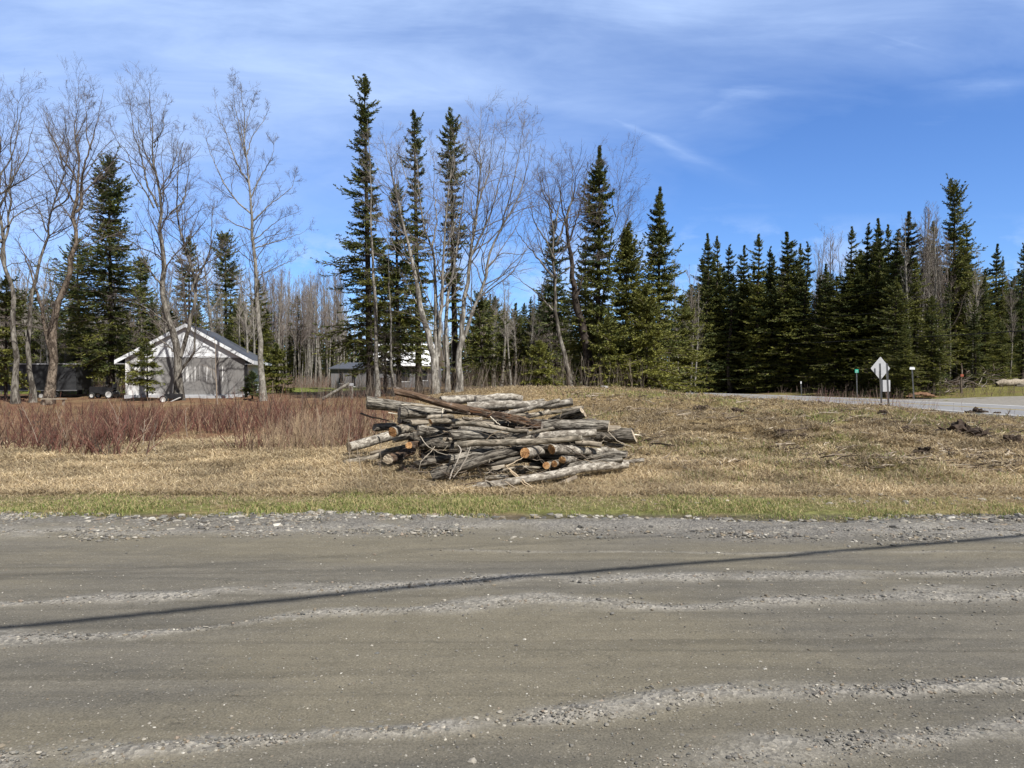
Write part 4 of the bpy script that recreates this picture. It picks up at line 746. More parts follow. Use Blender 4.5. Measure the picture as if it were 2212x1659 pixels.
for k in range(22):
    px = [1760,1775,1792,1805,1820,1835,1700,1722,1880,1905,1968,1980,1990,2000,2008,2020,2030,2040,2050,2100,2120,2180][k]
    ty = [540,520,528,515,530,560,560,560,540,545,470,462,450,470,480,490,500,470,520,560,580,600][k]
    grove_tree(px, ty, rng.uniform(68, 74) if px < 1960 else rng.uniform(58, 62), k % 5, 'slim bare tree showing purplish twigs among the woods across the highway', 'bare trees of the woods across the highway', 1.0)

# ------------------------------------------------------------------ thickets and brush (uncountable)
def brush(mb, x, y, h, rng, pal, pr, lean=.25, side=5, r0=.006):
    N = len(x); z = terr(x, y)-.02; n = 5; D = unit(np.stack([rng.normal(0, lean, N), rng.normal(0, lean, N), np.ones(N)], 1)); P = np.zeros((N, n, 3)); P[:, 0] = np.stack([x, y, z], 1)
    for j in range(1, n): D = unit(D+rng.normal(0, .10, (N, 3))); P[:, j] = P[:, j-1]+D*(h/(n-1))[:, None]
    c = np.array(pal)[rng.choice(len(pal), N, p=pr)]*rng.uniform(.75, 1.2, (N, 1)); R = (r0*(.7+h*.35))[:, None]*np.linspace(1, .4, n)
    tubes(mb, P, R, 3, c=c)
    q, r = grow(P, R, side, .12, .9, .5, 26, .25, 4, rng, rmin=.0035, lmin=.1); tubes(mb, q, r, 3, c=np.repeat(c, side, axis=0)*1.1)
rng = np.random.default_rng(41); mb = MB()
N = 8600; y = 1/(rng.uniform(1/30., 1/14.2, N)); x = rng.uniform(-1, .0, N)*(y*.78+1); k = (x < -2.9-.03*(y-14)+.5*n2(x, y, .8, o=2)) & (y > 14.35+.8*n2(x, x*0, .5, o=3, s=4.)) & (rng.random(N) < .12+1.3*np.clip(n2(x, y, .9, o=3)+.25, 0, 1)) & (n2(x, y, .45, o=2, s=6.) > -.45)
x, y = x[k], y[k]; h = rng.uniform(.3, 1.0, len(x))*(1-.012*(y-14))*(1+.45*n2(x, y, .7, o=3, s=15.)); brush(mb, x, y, h, rng, [(.145,.068,.054),(.105,.055,.045),(.24,.17,.12),(.08,.062,.052)], [.40,.25,.18,.17], lean=.36, r0=.010)
tag(mb.build('red_brush', M['twig']), 'thicket of leafless reddish shrub stems on the left of the field', 'shrub thicket', kind='stuff')
mb = MB(); N = 1500; x = rng.uniform(-6.2, -2.9, N); y = rng.uniform(14.2, 17.5, N); k = rng.random(N) < .6*np.exp(-((x+4.3)/1.0)**2); x, y = x[k], y[k]; brush(mb, x, y, rng.uniform(.3, .85, len(x)), rng, [(.26,.19,.13),(.18,.13,.10),(.34,.26,.17)], [.4,.3,.3], side=4, r0=.004)
N = 900; x, y = fov_pts(N, 20, 31, rng); k = (x > -3) & (onroad(x, y, .8) < .5) & ((x < 5) | (y < 24)) & (y > 22); x, y = x[k], y[k]; brush(mb, x, y, rng.uniform(.15, .5, len(x)), rng, [(.17,.13,.10),(.11,.08,.06)], [.5,.5], side=3, r0=.004)
N = 200; x = rng.uniform(13, 18.4, N); y = rng.uniform(29, 37, N); brush(mb, x, y, rng.uniform(.3, .85, N), rng, [(.24,.18,.15),(.20,.12,.11)], [.5,.5], side=3, r0=.006)
N = 1400; x = rng.uniform(-14, 13, N); y = rng.uniform(32, 44, N); k = (x > -10.5) & (x < 6.5); x, y = x[k], y[k]; brush(mb, x, y, rng.uniform(.4, 1.7, len(x)), rng, [(.16,.13,.105),(.22,.19,.155),(.10,.075,.06)], [.4,.25,.35], side=4, r0=.006, lean=.2)
N = 2600; x = rng.uniform(-34, -9, N); y = rng.uniform(50, 72, N); kq = (y > 58) | (x < -17); x, y = x[kq], y[kq]; N = len(x); brush(mb, x, y, rng.uniform(.5, 1.3, N), rng, [(.19,.125,.10),(.20,.17,.14)], [.6,.4], side=4, r0=.014)
N = 600; y = rng.uniform(53, 66, N); x = np.interp(y, HW_F[:, 1], HW_F[:, 0])+rng.uniform(.8, 12, N); brush(mb, x, y, rng.uniform(.3, 1.1, N), rng, [(.15,.12,.10),(.09,.07,.055)], [.5,.5], side=4, r0=.012)
tag(mb.build('dry_weeds', M['twig']), 'dry brown weed stalks and underbrush along the tree line and around the logs', 'dry weeds', kind='stuff')

# the far woods behind everything read as one dark mass
rng = np.random.default_rng(66); mb = MB(); N = 120000
x = rng.uniform(-150, 150, N); k = (x > -85) & (x < 85); x = x[k]; N = len(x); yb = 112+6*n2(x, x*0, .05, o=2)+rng.uniform(-6, 6, N)
hgt = (8.2+2.6*n2(x, yb, .22, o=3, s=2.)+np.where(x > 20, 2.5, 0)); z = .5+hgt*rng.random(N)**.9; a = rng.uniform(0, 6.28, N); d = np.stack([np.cos(a), np.sin(a), rng.normal(-.2, .3, N)], 1)*rng.uniform(.3, .9, N)[:, None]; s = unit(np.cross(d, rng.normal(size=(N, 3))))*rng.uniform(.10, .25, N)[:, None]
p = np.stack([x, yb, z], 1); V = np.stack([p, p+d*.5+s, p+d, p+d*.5-s], 1); i = (np.arange(N)*4)[:, None]
cc = np.array([(.05,.07,.03),(.09,.11,.035),(.13,.11,.09),(.04,.055,.025)])[rng.choice(4, N, p=[.35,.2,.25,.2])]; mb.add(V.reshape(-1, 3), i+np.array([[0, 1, 2, 3]]), c=np.repeat(cc, 4, axis=0))
N = 900; x = rng.uniform(-80, 80, N); y = 106+rng.uniform(-4, 6, N); P = np.stack([np.stack([x+rng.normal(0, .2, N)*q, y, .3+q*rng.uniform(7, 11, N)], 1) for q in (0, .5, 1)], 1); tubes(mb, P, np.full((N, 1), .11)*np.array([[1, .7, .3]]), 4, c=np.array([(.30,.28,.25),(.14,.12,.10)])[rng.integers(2, size=N)])
tag(mb.build('far_woods', M['twig']), 'far off woods closing the view behind all the nearer trees', 'woods', kind='stuff')

def ground_hit(px, py, y0=6.0, y1=90.0):
    ys = np.linspace(y0, y1, 3000); xs = (px-CX)/FV*ys; zr = CAM_H-(py-HY)/FV*ys; zg = terr(xs, ys)
    i = np.argmax(zr <= zg); return np.array([xs[i], ys[i], zg[i]])
# ------------------------------------------------------------------ the log pile
M['bark_rough'] = m_bark('furrowed_grey_bark', (.06, .052, .043), (.50, .465, .40), .16, 34, (.42, .41, .37), .35, bm=1.0, dist=.02)
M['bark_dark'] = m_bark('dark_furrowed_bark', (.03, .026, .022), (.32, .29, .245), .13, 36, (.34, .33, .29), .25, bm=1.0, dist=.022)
M['bark_birch'] = m_bark('pale_mottled_bark', (.22, .195, .165), (.66, .62, .54), .5, 18, (.15, .13, .11), .6, bm=.6, dist=.008, lent=True)
M['bark_smooth'] = m_bark('smooth_olive_grey_bark', (.13, .115, .09), (.50, .445, .36), .35, 14, (.42, .41, .36), .45, bm=.5, dist=.006)
M['bark_peel'] = m_bark('brown_peeling_bark', (.055, .037, .027), (.28, .19, .13), .07, 26, (.33, .30, .27), .7, bm=1.0, dist=.02)
M['wood_bare'] = m_bark('bare_weathered_wood', (.30, .255, .20), (.58, .52, .42), .05, 40, (.25, .2, .15), .3, bm=.5, dist=.005)
M['cut_orange'] = m_cut('orange_cut_wood', (.34, .175, .07), (.52, .31, .14), (.20, .10, .045))
M['cut_pale'] = m_cut('weathered_cut_wood', (.36, .30, .22), (.50, .43, .33), (.26, .19, .13))
M['cut_grey'] = m_cut('grey_cut_wood', (.16, .14, .12), (.26, .23, .20), (.09, .07, .055))
M['splinter'] = m_plain('fresh_splintered_wood', (.70, .64, .52), .8, .18, 20)
M['soil'] = m_plain('turned_soil', (.058, .042, .031), .98, .5, 14, bm=1.0)
_lx = [100, 400, 590, 700, 1000, 1200, 1500, 1700, 2000, 2120]; _ld = [2.0, 1.85, .95, .5, 0, 0, .3, .75, 1.35, 1.6]
def Lp(x, y, Y, off=None):
    Y = Y+(float(np.interp(x, _lx, _ld)) if off is None else off)*float(np.interp(y, [200, 450], [.6, 1.0]))
    return W3(705.6+x*.32556, 806.4+y*.32556, Y)
KIND = {'rough': ('bark_rough', .08, 11, .07), 'dark': ('bark_dark', .10, 11, .08), 'birch': ('bark_birch', .06, 6, .025), 'smooth': ('bark_smooth', .09, 5, .018), 'peel': ('bark_peel', .19, 8, .07), 'bare': ('wood_bare', .08, 10, .02)}
GP = 'logs of the log pile'
def log(label, kind, pts, r0, r1, Y0, Y1, ea=None, eb=None, seed=0, tilt=(0, 0), S=30, n=64, group=GP, gnarl=0.0, knots=2, per=False):
    rng = np.random.default_rng(500+seed); mat, lowa, ridf, rida = KIND[kind]
    k = len(pts); Ys = np.linspace(Y0, Y1, k); off = None if per else float(np.interp(np.mean([q[0] for q in pts]), _lx, _ld)); P = np.array([Lp(a, b, Y, off) for (a, b), Y in zip(pts, Ys)])
    P = resample(P, n) if k > 2 else np.stack([np.linspace(P[0, j], P[1, j], n) for j in range(3)], 1)
    f = np.linspace(0, 1, n); s = .32556/FV; R = .90*((r0*s*P[0, 1])*(1-f)+(r1*s*P[-1, 1])*f)
    L = np.linalg.norm(P[-1]-P[0]); P[1:-1] += np.stack([0*f, .005*np.sin(f*7+seed), .006*np.sin(f*5+seed*2)], 1)[1:-1]*min(1, L)
    a = np.linspace(0, 2*np.pi, S, endpoint=False); A, F = np.meshgrid(a, f*L)
    q3 = np.stack([np.cos(A)*1.0, np.sin(A)*1.0, F*2.2+seed*3.1], -1); rj = 1+lowa*fbm(q3, 3)
    q4 = np.stack([np.cos(A)*ridf*.5, np.sin(A)*ridf*.5, F*3.0+seed], -1); rid = 1-np.abs(vnoise(q4))*2; rj = rj+rida*rid+rida*.5*vnoise(q4*[2.3, 2.3, 5]+4)
    for _ in range(knots):   # branch stubs and swellings
        ka, kf = rng.uniform(0, 6.28), rng.uniform(.1, .9)*L; d = ((np.angle(np.exp(1j*(A-ka))))*R[:, None]/.03)**2+((F-kf)/.035)**2; rj = rj+.22*np.exp(-d)
    if gnarl: rj = rj+gnarl*np.exp(-(F/.22)**2)*(.4+fbm(q3*[2, 2, 3.]+9, 4))
    w3 = P[n//2]; t = thing('log', (float(w3[0]), float(w3[1]), float(w3[2]-R[n//2])), label, 'log', group)
    PLOC[t.name] = tuple(t.location); mb = MB(); V = tubes(mb, P[None], R[None], S, rj=rj[None])[0]
    # saw cuts are never quite square
    for e, sg, (ta, tb) in ((0, -1, (rng.normal(0, .18), rng.normal(0, .18))), (n-1, 1, (rng.normal(0, .18), rng.normal(0, .18)))):
        ax = unit(P[1]-P[0]) if e == 0 else unit(P[-1]-P[-2]); c = V[e].mean(0); rel = V[e]-c
        V[e] += ax*((rel[:, 2]*ta+rel[:, 0]*tb)[:, None])
    mb.v[0] = V.reshape(-1, 3); mb.build('bark', M[mat], t, smooth=True)
    for e, kd in ((0, ea), (n-1, eb)):
        c = V[e].mean(0); ax = unit(P[0]-P[1]) if e == 0 else unit(P[-1]-P[-2]); em = MB(); ring = V[e]; vs = [c+ax*.004]; ux = [(0, 0, 0)]
        rr = float(R[0] if e == 0 else R[-1]); rings = []
        for q in (.35, .7, .93, 1.0):
            zz = ax*(.004*(1-q)+.0015+.004*rng.normal(0, 1, (S, 1))*(q < 1)); rings.append(c+(ring-c)*q*.995+zz); ux += [(math.cos(x)*rr*q*1.2, math.sin(x)*rr*q*1.2, seed) for x in a]
        vv = np.concatenate([np.array(vs)]+rings); ux[0] = (0, 0, seed); i = np.arange(S); j = (i+1) % S; q_ = []
        for b in range(3): o1 = 1+b*S; o2 = 1+(b+1)*S; q_.append(np.stack([o1+i, o2+i, o2+j, o1+j], 1))
        em.add(vv, np.concatenate(q_), np.stack([0*i, 1+i, 1+j], 1), u=ux); em.build('cut_end', M[{'orange': 'cut_orange', 'pale': 'cut_pale', 'grey': 'cut_grey', None: 'cut_grey'}[kd]], t, smooth=False)
    return t, P, R
sd = [0]
def lg(*a, **k): sd[0] += 1; return log(*a, seed=sd[0], **k)
# back and top of the pile
lg('pale bark log lying furthest back on top of the pile, behind the peeling one', 'birch', [(760,182),(950,170),(1110,172)], 34, 30, 13.0, 13.1, 'grey', 'grey')
lg('whitish mottled log on top at the back, right of the middle', 'birch', [(985,178),(1130,160),(1240,158),(1300,172)], 30, 24, 12.8, 12.9, 'grey', 'pale')
lg('long whitish mottled log lying just below the topmost one', 'birch', [(935,222),(1200,212),(1490,206)], 34, 28, 12.55, 12.5, 'grey', 'grey')
lg('short end of a pale mottled log sticking out at the top right of the pile', 'birch', [(1440,222),(1630,188)], 27, 28, 12.3, 12.2, 'grey', 'grey')
lg('slender pale log slanting up to the right across the top right of the pile', 'birch', [(1150,275),(1340,235),(1470,200),(1545,180)], 19, 15, 12.0, 11.9, 'grey', 'pale')
lg('thin pale log under the slanting slender one', 'smooth', [(1190,285),(1340,270)], 15, 14, 12.0, 12.1, 'grey', 'grey')
lg('short round pale log with a dark sawn end in the upper right of the pile', 'smooth', [(1342,285),(1480,252)], 19, 18, 11.7, 12.4, 'grey', 'grey')
lg('thin log reaching right in the shade below the top right end', 'smooth', [(1470,262),(1700,228)], 15, 14, 12.1, 12.1, 'grey', 'grey')
lg('dark furrowed log slanting up to a sawn end at the upper right', 'dark', [(1480,315),(1695,248)], 24, 24, 12.0, 11.6, 'grey', 'pale')
lg('lower of the two logs slanting up to sawn ends at the upper right', 'dark', [(1560,330),(1715,275)], 19, 20, 11.8, 11.5, 'grey', 'pale')
lg('thick furrowed log with a big dark sawn end at the upper left of the pile', 'rough', [(268,196),(420,212),(640,240)], 45, 36, 12.0, 12.4, 'grey', 'grey')
lg('thick grey log beside the big dark sawn end, under the peeling log', 'rough', [(482,262),(620,262),(790,262)], 44, 40, 11.8, 12.2, 'grey', 'grey')
lg('long brown log with peeling bark lying slantwise over the top of the pile', 'peel', [(452,118),(600,152),(700,185),(900,238),(1100,272),(1260,302),(1430,350)], 30, 28, 11.7, 11.2, 'grey', 'grey', n=110, knots=5)
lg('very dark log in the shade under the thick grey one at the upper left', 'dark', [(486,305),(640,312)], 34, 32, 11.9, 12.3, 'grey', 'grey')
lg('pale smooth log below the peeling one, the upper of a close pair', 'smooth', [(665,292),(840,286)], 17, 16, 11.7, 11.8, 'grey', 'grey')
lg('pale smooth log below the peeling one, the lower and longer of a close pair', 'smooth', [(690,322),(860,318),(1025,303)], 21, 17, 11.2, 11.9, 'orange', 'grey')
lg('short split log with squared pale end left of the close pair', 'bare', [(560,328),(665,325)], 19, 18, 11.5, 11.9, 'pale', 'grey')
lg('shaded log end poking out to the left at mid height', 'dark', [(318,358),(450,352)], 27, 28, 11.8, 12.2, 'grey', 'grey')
lg('short stout log with an orange brown sawn end facing left, at mid height', 'smooth', [(436,388),(520,370),(640,350)], 36, 34, 10.9, 12.0, 'orange', 'grey')
lg('long bending thin log running from the lower pair towards the middle', 'smooth', [(855,335),(1000,332),(1150,362),(1250,384),(1335,386)], 17, 17, 11.15, 11.0, 'grey', 'grey')
lg('big weathered grey log running out to the right through the upper middle', 'rough', [(1370,340),(1600,346),(1872,352)], 42, 40, 11.6, 11.4, 'grey', 'pale')
lg('thick dark furrowed log sticking out furthest at the right, with splintered end', 'dark', [(1785,412),(1900,410),(2040,414)], 56, 54, 11.3, 11.0, 'grey', 'pale')
lg('short pale chunk resting on the thick dark log at the right', 'bare', [(1872,372),(1938,372)], 29, 28, 11.2, 11.2, 'pale', 'pale')
lg('tan log with loose bark under the big weathered grey one', 'birch', [(1240,425),(1500,412),(1785,396)], 28, 30, 11.1, 11.2, 'grey', 'grey')
lg('squarish grey log with a slanting shadow at mid left', 'rough', [(606,385),(720,392),(830,400)], 40, 42, 11.3, 11.5, 'pale', 'grey')
lg('furrowed dark log in the middle of the pile right of the squarish one', 'rough', [(825,412),(1000,410),(1180,412)], 37, 35, 11.15, 11.3, 'grey', 'grey')
lg('rough grey log just behind and above the furrowed middle one', 'rough', [(880,372),(1120,392),(1300,402)], 28, 26, 11.5, 11.5, 'grey', 'grey')
lg('short thin log rising to the right near the centre', 'smooth', [(1185,442),(1340,402),(1505,362)], 17, 13, 10.95, 10.95, 'grey', 'grey')
lg('long straight smooth log lying level across the middle right', 'smooth', [(850,482),(1000,462),(1200,457),(1400,450),(1560,438),(1692,430)], 24, 20, 10.75, 10.75, 'grey', 'grey')
lg('split log lying low beside the level smooth one on the right', 'bare', [(1655,458),(1740,465),(1822,478)], 21, 20, 10.95, 10.9, 'grey', 'grey')
lg('stout log slanting down to a pale sawn end at the far left', 'birch', [(147,492),(290,455),(440,412),(590,385)], 37, 34, 10.9, 11.9, 'pale', 'grey')
lg('long thin log resting on the ground, reaching furthest to the left', 'smooth', [(112,600),(300,566),(420,512),(565,482)], 22, 20, 10.9, 11.2, 'pale', 'grey')
lg('short tan log with a pale sawn end, on the ground at the left', 'peel', [(405,572),(480,545),(570,515)], 36, 30, 10.6, 11.7, 'pale', 'grey')
lg('short log with a brown sawn end above the short tan one', 'peel', [(545,478),(620,470),(720,452)], 27, 26, 10.6, 11.6, 'orange', 'grey')
lg('shaded brown log near the ground below the squarish grey one', 'dark', [(590,606),(700,585),(830,560)], 25, 30, 10.75, 11.1, 'grey', 'grey')  # brown log given dark bark in place of the shade there
lg('reddish log lying in deep shade in the left middle', 'peel', [(620,530),(690,524),(750,524)], 34, 36, 11.6, 11.8, 'orange', 'grey')
lg('ridged log in front of the middle, above the root end', 'rough', [(820,572),(960,540),(1115,520)], 33, 32, 10.75, 10.95, 'grey', 'grey')
lg('long furrowed log with a gnarled root end lying low in front', 'dark', [(700,690),(760,668),(830,648),(950,606),(1100,545),(1300,505)], 46, 32, 10.35, 10.9, 'grey', 'grey', gnarl=.45, n=90, per=True)
lg('pale barkless slab lying beside the root end', 'bare', [(768,612),(915,600)], 12, 11, 10.7, 10.75, 'pale', 'pale')
lg('left of the two stout logs with big orange sawn ends', 'birch', [(1316,528),(1390,520),(1475,512)], 38, 35, 10.4, 11.5, 'orange', 'grey')
lg('right and longer of the two stout logs with big orange sawn ends', 'birch', [(1492,505),(1640,512),(1825,520)], 37, 27, 10.45, 11.4, 'orange', 'grey')
lg('small log with a bright orange end, highest of the trio under the stout logs', 'birch', [(1564,574),(1650,570)], 27, 25, 10.4, 11.3, 'orange', 'grey')
lg('small log with an orange end, leftmost of the trio under the stout logs', 'smooth', [(1457,612),(1500,598)], 26, 24, 10.35, 11.4, 'orange', 'grey')
lg('small log with an orange end, middle of the trio under the stout logs', 'smooth', [(1511,602),(1550,588)], 24, 22, 10.4, 11.4, 'orange', 'grey')
lg('rough pale log behind the small trio, running right', 'rough', [(1640,560),(1820,548),(1990,540)], 30, 28, 10.9, 10.8, 'grey', 'grey')
lg('ragged barked log leaning at the right below the split one', 'birch', [(1815,505),(1900,520),(1985,550)], 26, 22, 10.95, 10.7, 'grey', 'grey')
lg('log lying behind the long front one at the lower right', 'rough', [(1480,640),(1700,606),(1960,570)], 22, 20, 10.55, 10.7, 'grey', 'grey')
lg('long pale log lying in front of the whole pile, rising to the right', 'birch', [(1000,752),(1150,735),(1300,708),(1500,675),(1700,628),(1985,604)], 27, 33, 10.12, 10.32, 'grey', 'grey', n=110, S=36, per=True)
lg('thin whitish log end pointing right beyond the long front one', 'birch', [(1840,606),(1990,590),(2105,578)], 16, 14, 10.7, 10.65, 'grey', 'pale')
lg('thin log lying at the foot of the long front one on the left', 'birch', [(895,775),(1000,755),(1120,742)], 16, 20, 10.15, 10.25, 'grey', 'grey')
lg('short log with a dark hollow end facing right, low in front', 'smooth', [(1055,702),(1130,690),(1195,686)], 19, 21, 10.5, 10.4, 'grey', 'grey')
lg('stubby weathered piece between the root log and the hollow one', 'bare', [(1095,632),(1178,618)], 13, 12, 10.6, 10.65, 'pale', 'pale')
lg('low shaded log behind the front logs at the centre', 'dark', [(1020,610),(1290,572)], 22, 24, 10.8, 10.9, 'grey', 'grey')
lg('straight grey log half sunk in the grass at the edge of the verge', 'bare', [(235,777),(500,779),(762,782)], 8, 9, 10.0, 9.98, 'grey', 'grey')
lg('rotten straw coloured log breaking up in front of the pile on the right', 'bare', [(1450,765),(1560,730),(1655,692)], 17, 15, 10.15, 10.4, 'pale', 'pale')
lg('mossy rotten chunk lying at the left end of the sunken grey log', 'dark', [(128,758),(170,755),(205,762)], 24, 20, 10.1, 10.15, 'grey', 'grey', gnarl=.3)
for (lab, kd, pts, r, Y, e) in [('thin grey pole wedged under the right half of the peeling log','smooth',[(905,300),(1110,336)],12,11.8,'grey'),('rough thin log wedged between the furrowed middle log and the bending one','rough',[(1020,398),(1235,424)],14,11.2,'grey'),('thin dark log behind the left stout orange-ended one','dark',[(1200,474),(1480,492)],15,11.0,'grey'),('thin shaded pole under the level smooth log','rough',[(930,502),(1195,494)],14,11.0,'grey'),('thin crooked log under the tan one with loose bark','smooth',[(1490,436),(1600,418),(1680,424)],13,11.0,'grey'),('thin grey log lying over the stout slanting log at the left','smooth',[(440,446),(540,428),(610,424)],16,11.3,'pale'),('thin pole between the two left ground logs','bare',[(290,530),(400,508),(510,494)],12,11.2,'pale'),('stub jutting out under the thick dark log at the right','rough',[(1850,472),(1965,484)],16,11.1,'pale'),('thin twisted log low behind the hollow one','smooth',[(1150,646),(1280,622),(1410,628)],11,10.6,'grey'),('thin bark covered pole behind the front log at the right','rough',[(1690,596),(1810,582),(1915,588)],13,10.75,'grey'),('thin pole lying along the top behind the peeling log','birch',[(1080,188),(1290,196),(1440,178)],11,12.6,'grey'),('thin straight pole crossing the thick furrowed log at the upper left','bare',[(560,206),(700,222),(830,250)],9,12.0,'pale'),('short brownish billet in the dark hollow at the left','peel',[(640,440),(760,452)],20,11.4,'pale'),('small round billet end in the dark hollow left of the furrowed middle log','bare',[(782,440),(830,438)],13,11.0,'pale')]:
    lg(lab, kd, pts, r, r*.9, Y, Y+.15, e, 'grey')
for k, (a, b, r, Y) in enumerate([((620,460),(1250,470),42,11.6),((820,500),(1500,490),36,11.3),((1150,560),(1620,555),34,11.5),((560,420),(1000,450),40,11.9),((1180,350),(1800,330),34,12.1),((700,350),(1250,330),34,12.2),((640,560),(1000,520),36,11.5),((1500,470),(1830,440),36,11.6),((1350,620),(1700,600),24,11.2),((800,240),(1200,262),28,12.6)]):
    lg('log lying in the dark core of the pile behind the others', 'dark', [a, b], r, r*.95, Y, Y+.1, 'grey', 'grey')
    bpy.context.scene.collection.objects  # grouped with the rest below
for o in list(COL.objects):
    if o.get('label') == 'log lying in the dark core of the pile behind the others': o['group'] = 'logs in the dark core of the pile'
# splinters and torn bark that belong to logs stay separate pieces lying on them
def stick(label, pts, r0, r1, Y0, Y1, mat='twig', col=(.26, .215, .165), name='stick', cat='stick', group='loose sticks on the pile', branch=0, seed=1, conv=Lp):
    k = len(pts); P = np.array([conv(a, b, Y) for (a, b), Y in zip(pts, np.linspace(Y0, Y1, k))]); rng = np.random.default_rng(seed)
    n = 14; P = resample(P, n) if k > 2 else np.stack([np.linspace(P[0, j], P[1, j], n) for j in range(3)], 1); P[1:-1] += rng.normal(0, .004, (n-2, 3))
    R = np.linspace(r0, r1, n); c0 = P[n//2]; mb = MB(); tubes(mb, P[None], R[None], 6, c=col)
    if branch: q, r = grow(P[None], R[None], branch, .3, .95, .35, 40, .0, 5, rng, rmin=.003); tubes(mb, q, r, 4, c=col)
    return tag(mb.build(name, M[mat], loc=tuple(c0), smooth=True), label, cat, group)
stick('pale upright splinter standing between the peeling log and the close pair', [(762,292),(776,222)], .010, .007, 11.4, 11.6, 'splinter')
stick('white sliver leaning over the bending thin log', [(1085,287),(1150,345)], .008, .005, 11.0, 10.95, 'splinter')
stick('split pale pole leaning on the front log, upper of two', [(1205,632),(1290,700),(1372,768)], .014, .009, 10.35, 9.98, col=(.46,.37,.26))
stick('split pale pole leaning on the front log, lower of two', [(1215,650),(1290,720),(1355,772)], .010, .007, 10.3, 9.97, col=(.40,.31,.21))
stick('grey forked branch lying across the thin log in front', [(1050,712),(1140,745),(1245,783)], .010, .006, 10.1, 9.95, branch=2, col=(.33,.29,.24))
stick('long dark stick lying on the grass left of the front log', [(820,752),(930,738),(1060,712)], .012, .007, 10.05, 10.15, branch=3, col=(.17,.13,.10))
stick('curved branch arching over the foot of the front log', [(1185,720),(1250,762),(1340,775),(1430,782)], .009, .008, 10.0, 9.9, branch=1, col=(.34,.28,.21))
stick('crooked pale branch rising from the root end', [(815,705),(838,640),(878,560),(895,520),(870,478)], .012, .008, 10.2, 10.5, branch=3, col=(.42,.38,.33))
stick('second crooked pale branch rising beside the root end', [(842,690),(895,620),(935,545),(955,488)], .010, .006, 10.2, 10.45, branch=3, seed=5, col=(.38,.34,.29))
stick('thin light rod slanting over the shaded left middle', [(620,418),(665,482),(740,525),(822,552)], .008, .005, 10.7, 10.6, col=(.42,.37,.30))
stick('light sapling stem bent over the right end of the pile', [(1872,392),(1930,450),(2040,495)], .008, .005, 10.9, 10.6, col=(.46,.40,.32))
stick('dark forked twig on the grass under the right of the front log', [(1688,778),(1720,725),(1752,682)], .010, .005, 10.0, 10.15, branch=3, col=(.13,.10,.08))
stick('pale pole running up from the front towards the stout logs', [(1190,620),(1240,595),(1300,560)], .010, .006, 10.3, 10.35, col=(.44,.36,.26))
stick('knobbly dark branch sticking out at the left above the stout slanting log', [(225,266),(290,290),(350,300),(440,322)], .022, .010, 11.8, 12.0, branch=3, col=(.17,.14,.12))
stick('reddish rod slanting across the grass below the root end', [(500,615),(580,690),(665,755)], .007, .004, 10.5, 10.0, col=(.20,.13,.10))
stick('thin twig lying along the bending thin log', [(1250,358),(1330,362),(1420,352)], .006, .004, 10.8, 10.8, branch=4, col=(.24,.20,.17))
for k, (lab, a, b, r) in enumerate([('white splinter poking out right of the thick dark log, upper one', (2030,408), (2092,412), .020), ('white splinter at the lower corner of the thick dark log', (2028,455), (2050,450), .026), ('white torn sliver under the thick furrowed log at the upper left', (412,262), (482,272), .015), ('white torn sliver between the peeling log and the thick grey one', (500,210), (606,204), .014), ('white rim piece on the big dark sawn end', (262,180), (260,232), .010)]):
    mbx = MB(); A = Lp(*a, 10.95 if k < 2 else 11.55); B = Lp(*b, 10.9 if k < 2 else 11.6); n = 5; P = np.stack([np.linspace(A[j], B[j], n) for j in range(3)], 1); tubes(mbx, P[None], (np.array([1, .95, .75, .5, .08])*r)[None], 5, rj=np.array([1, .5, 1.1, .5, .9])[None, None].repeat(n, 1))
    tag(mbx.build('splinter', M['splinter'], loc=tuple(A)), lab, 'splinter', 'white splinters on the logs')
# loose bark strips on the peeling log, part of that log
peel = [o for o in COL.objects if 'peeling bark lying slantwise' in str(o.get('label'))][0]
rng = np.random.default_rng(77); mbx = MB()
for k in range(46):
    f = rng.uniform(.02, .95); x = 452+f*980; y = np.interp(x, [452,600,700,900,1100,1260,1430], [118,152,185,238,272,302,350])+rng.uniform(-24, 24)
    p = Lp(x, y, 11.7-.5*f-.085); L_ = rng.uniform(.04, .22); n = 5; s_ = np.linspace(0, 1, n); d = np.array([.94, -.1, -.22]); P = p+d*(s_*L_)[:, None]+np.array([0, -.02, .0])*(np.sin(s_*3.1)[:, None]*rng.uniform(0, 1.5))+np.array([0, 0, 1])*((s_**2)*rng.normal(0, .02))[:, None]
    wv = rng.uniform(.006, .02)*(1-.6*s_); up = np.array([0, -.35, .93]); V = np.concatenate([P+up*wv[:, None], P-up*wv[:, None]]); i = np.arange(n-1); q = np.stack([i, i+1, i+1+n, i+n], 1)
    mbx.add(V, q, c=np.array([(.30,.16,.09),(.42,.33,.25),(.16,.12,.10)])[rng.integers(3)]); 
tag(mbx.build('bark_strips', M['twig'], peel), kind='stuff')
mb = MB(); N = 260; x = rng.uniform(420, 1990, N); y = rng.uniform(250, 770, N); k = (y > 300+.0*x) | (x > 700); x, y = x[k], y[k]; N = len(x); st = np.array([Lp(a_, b_, 11.9-(b_-250)/520*1.75+rng.uniform(-.25, .1)) for a_, b_ in zip(x, y)]); st[:, 2] = np.maximum(st[:, 2], terr(st[:, 0], st[:, 1])+.02)
d = unit(np.stack([rng.normal(0, 1, N), rng.normal(-.3, .5, N), rng.normal(-.05, .35, N)], 1)); L_ = rng.uniform(.12, .6, N); P = np.stack([st+d*(L_*q)[:, None]+rng.normal(0, .018, (N, 3))*(q > 0) for q in (0, .25, .5, .75, 1)], 1); P[..., 2] = np.maximum(P[..., 2], terr(P[..., 0], P[..., 1])+.01)
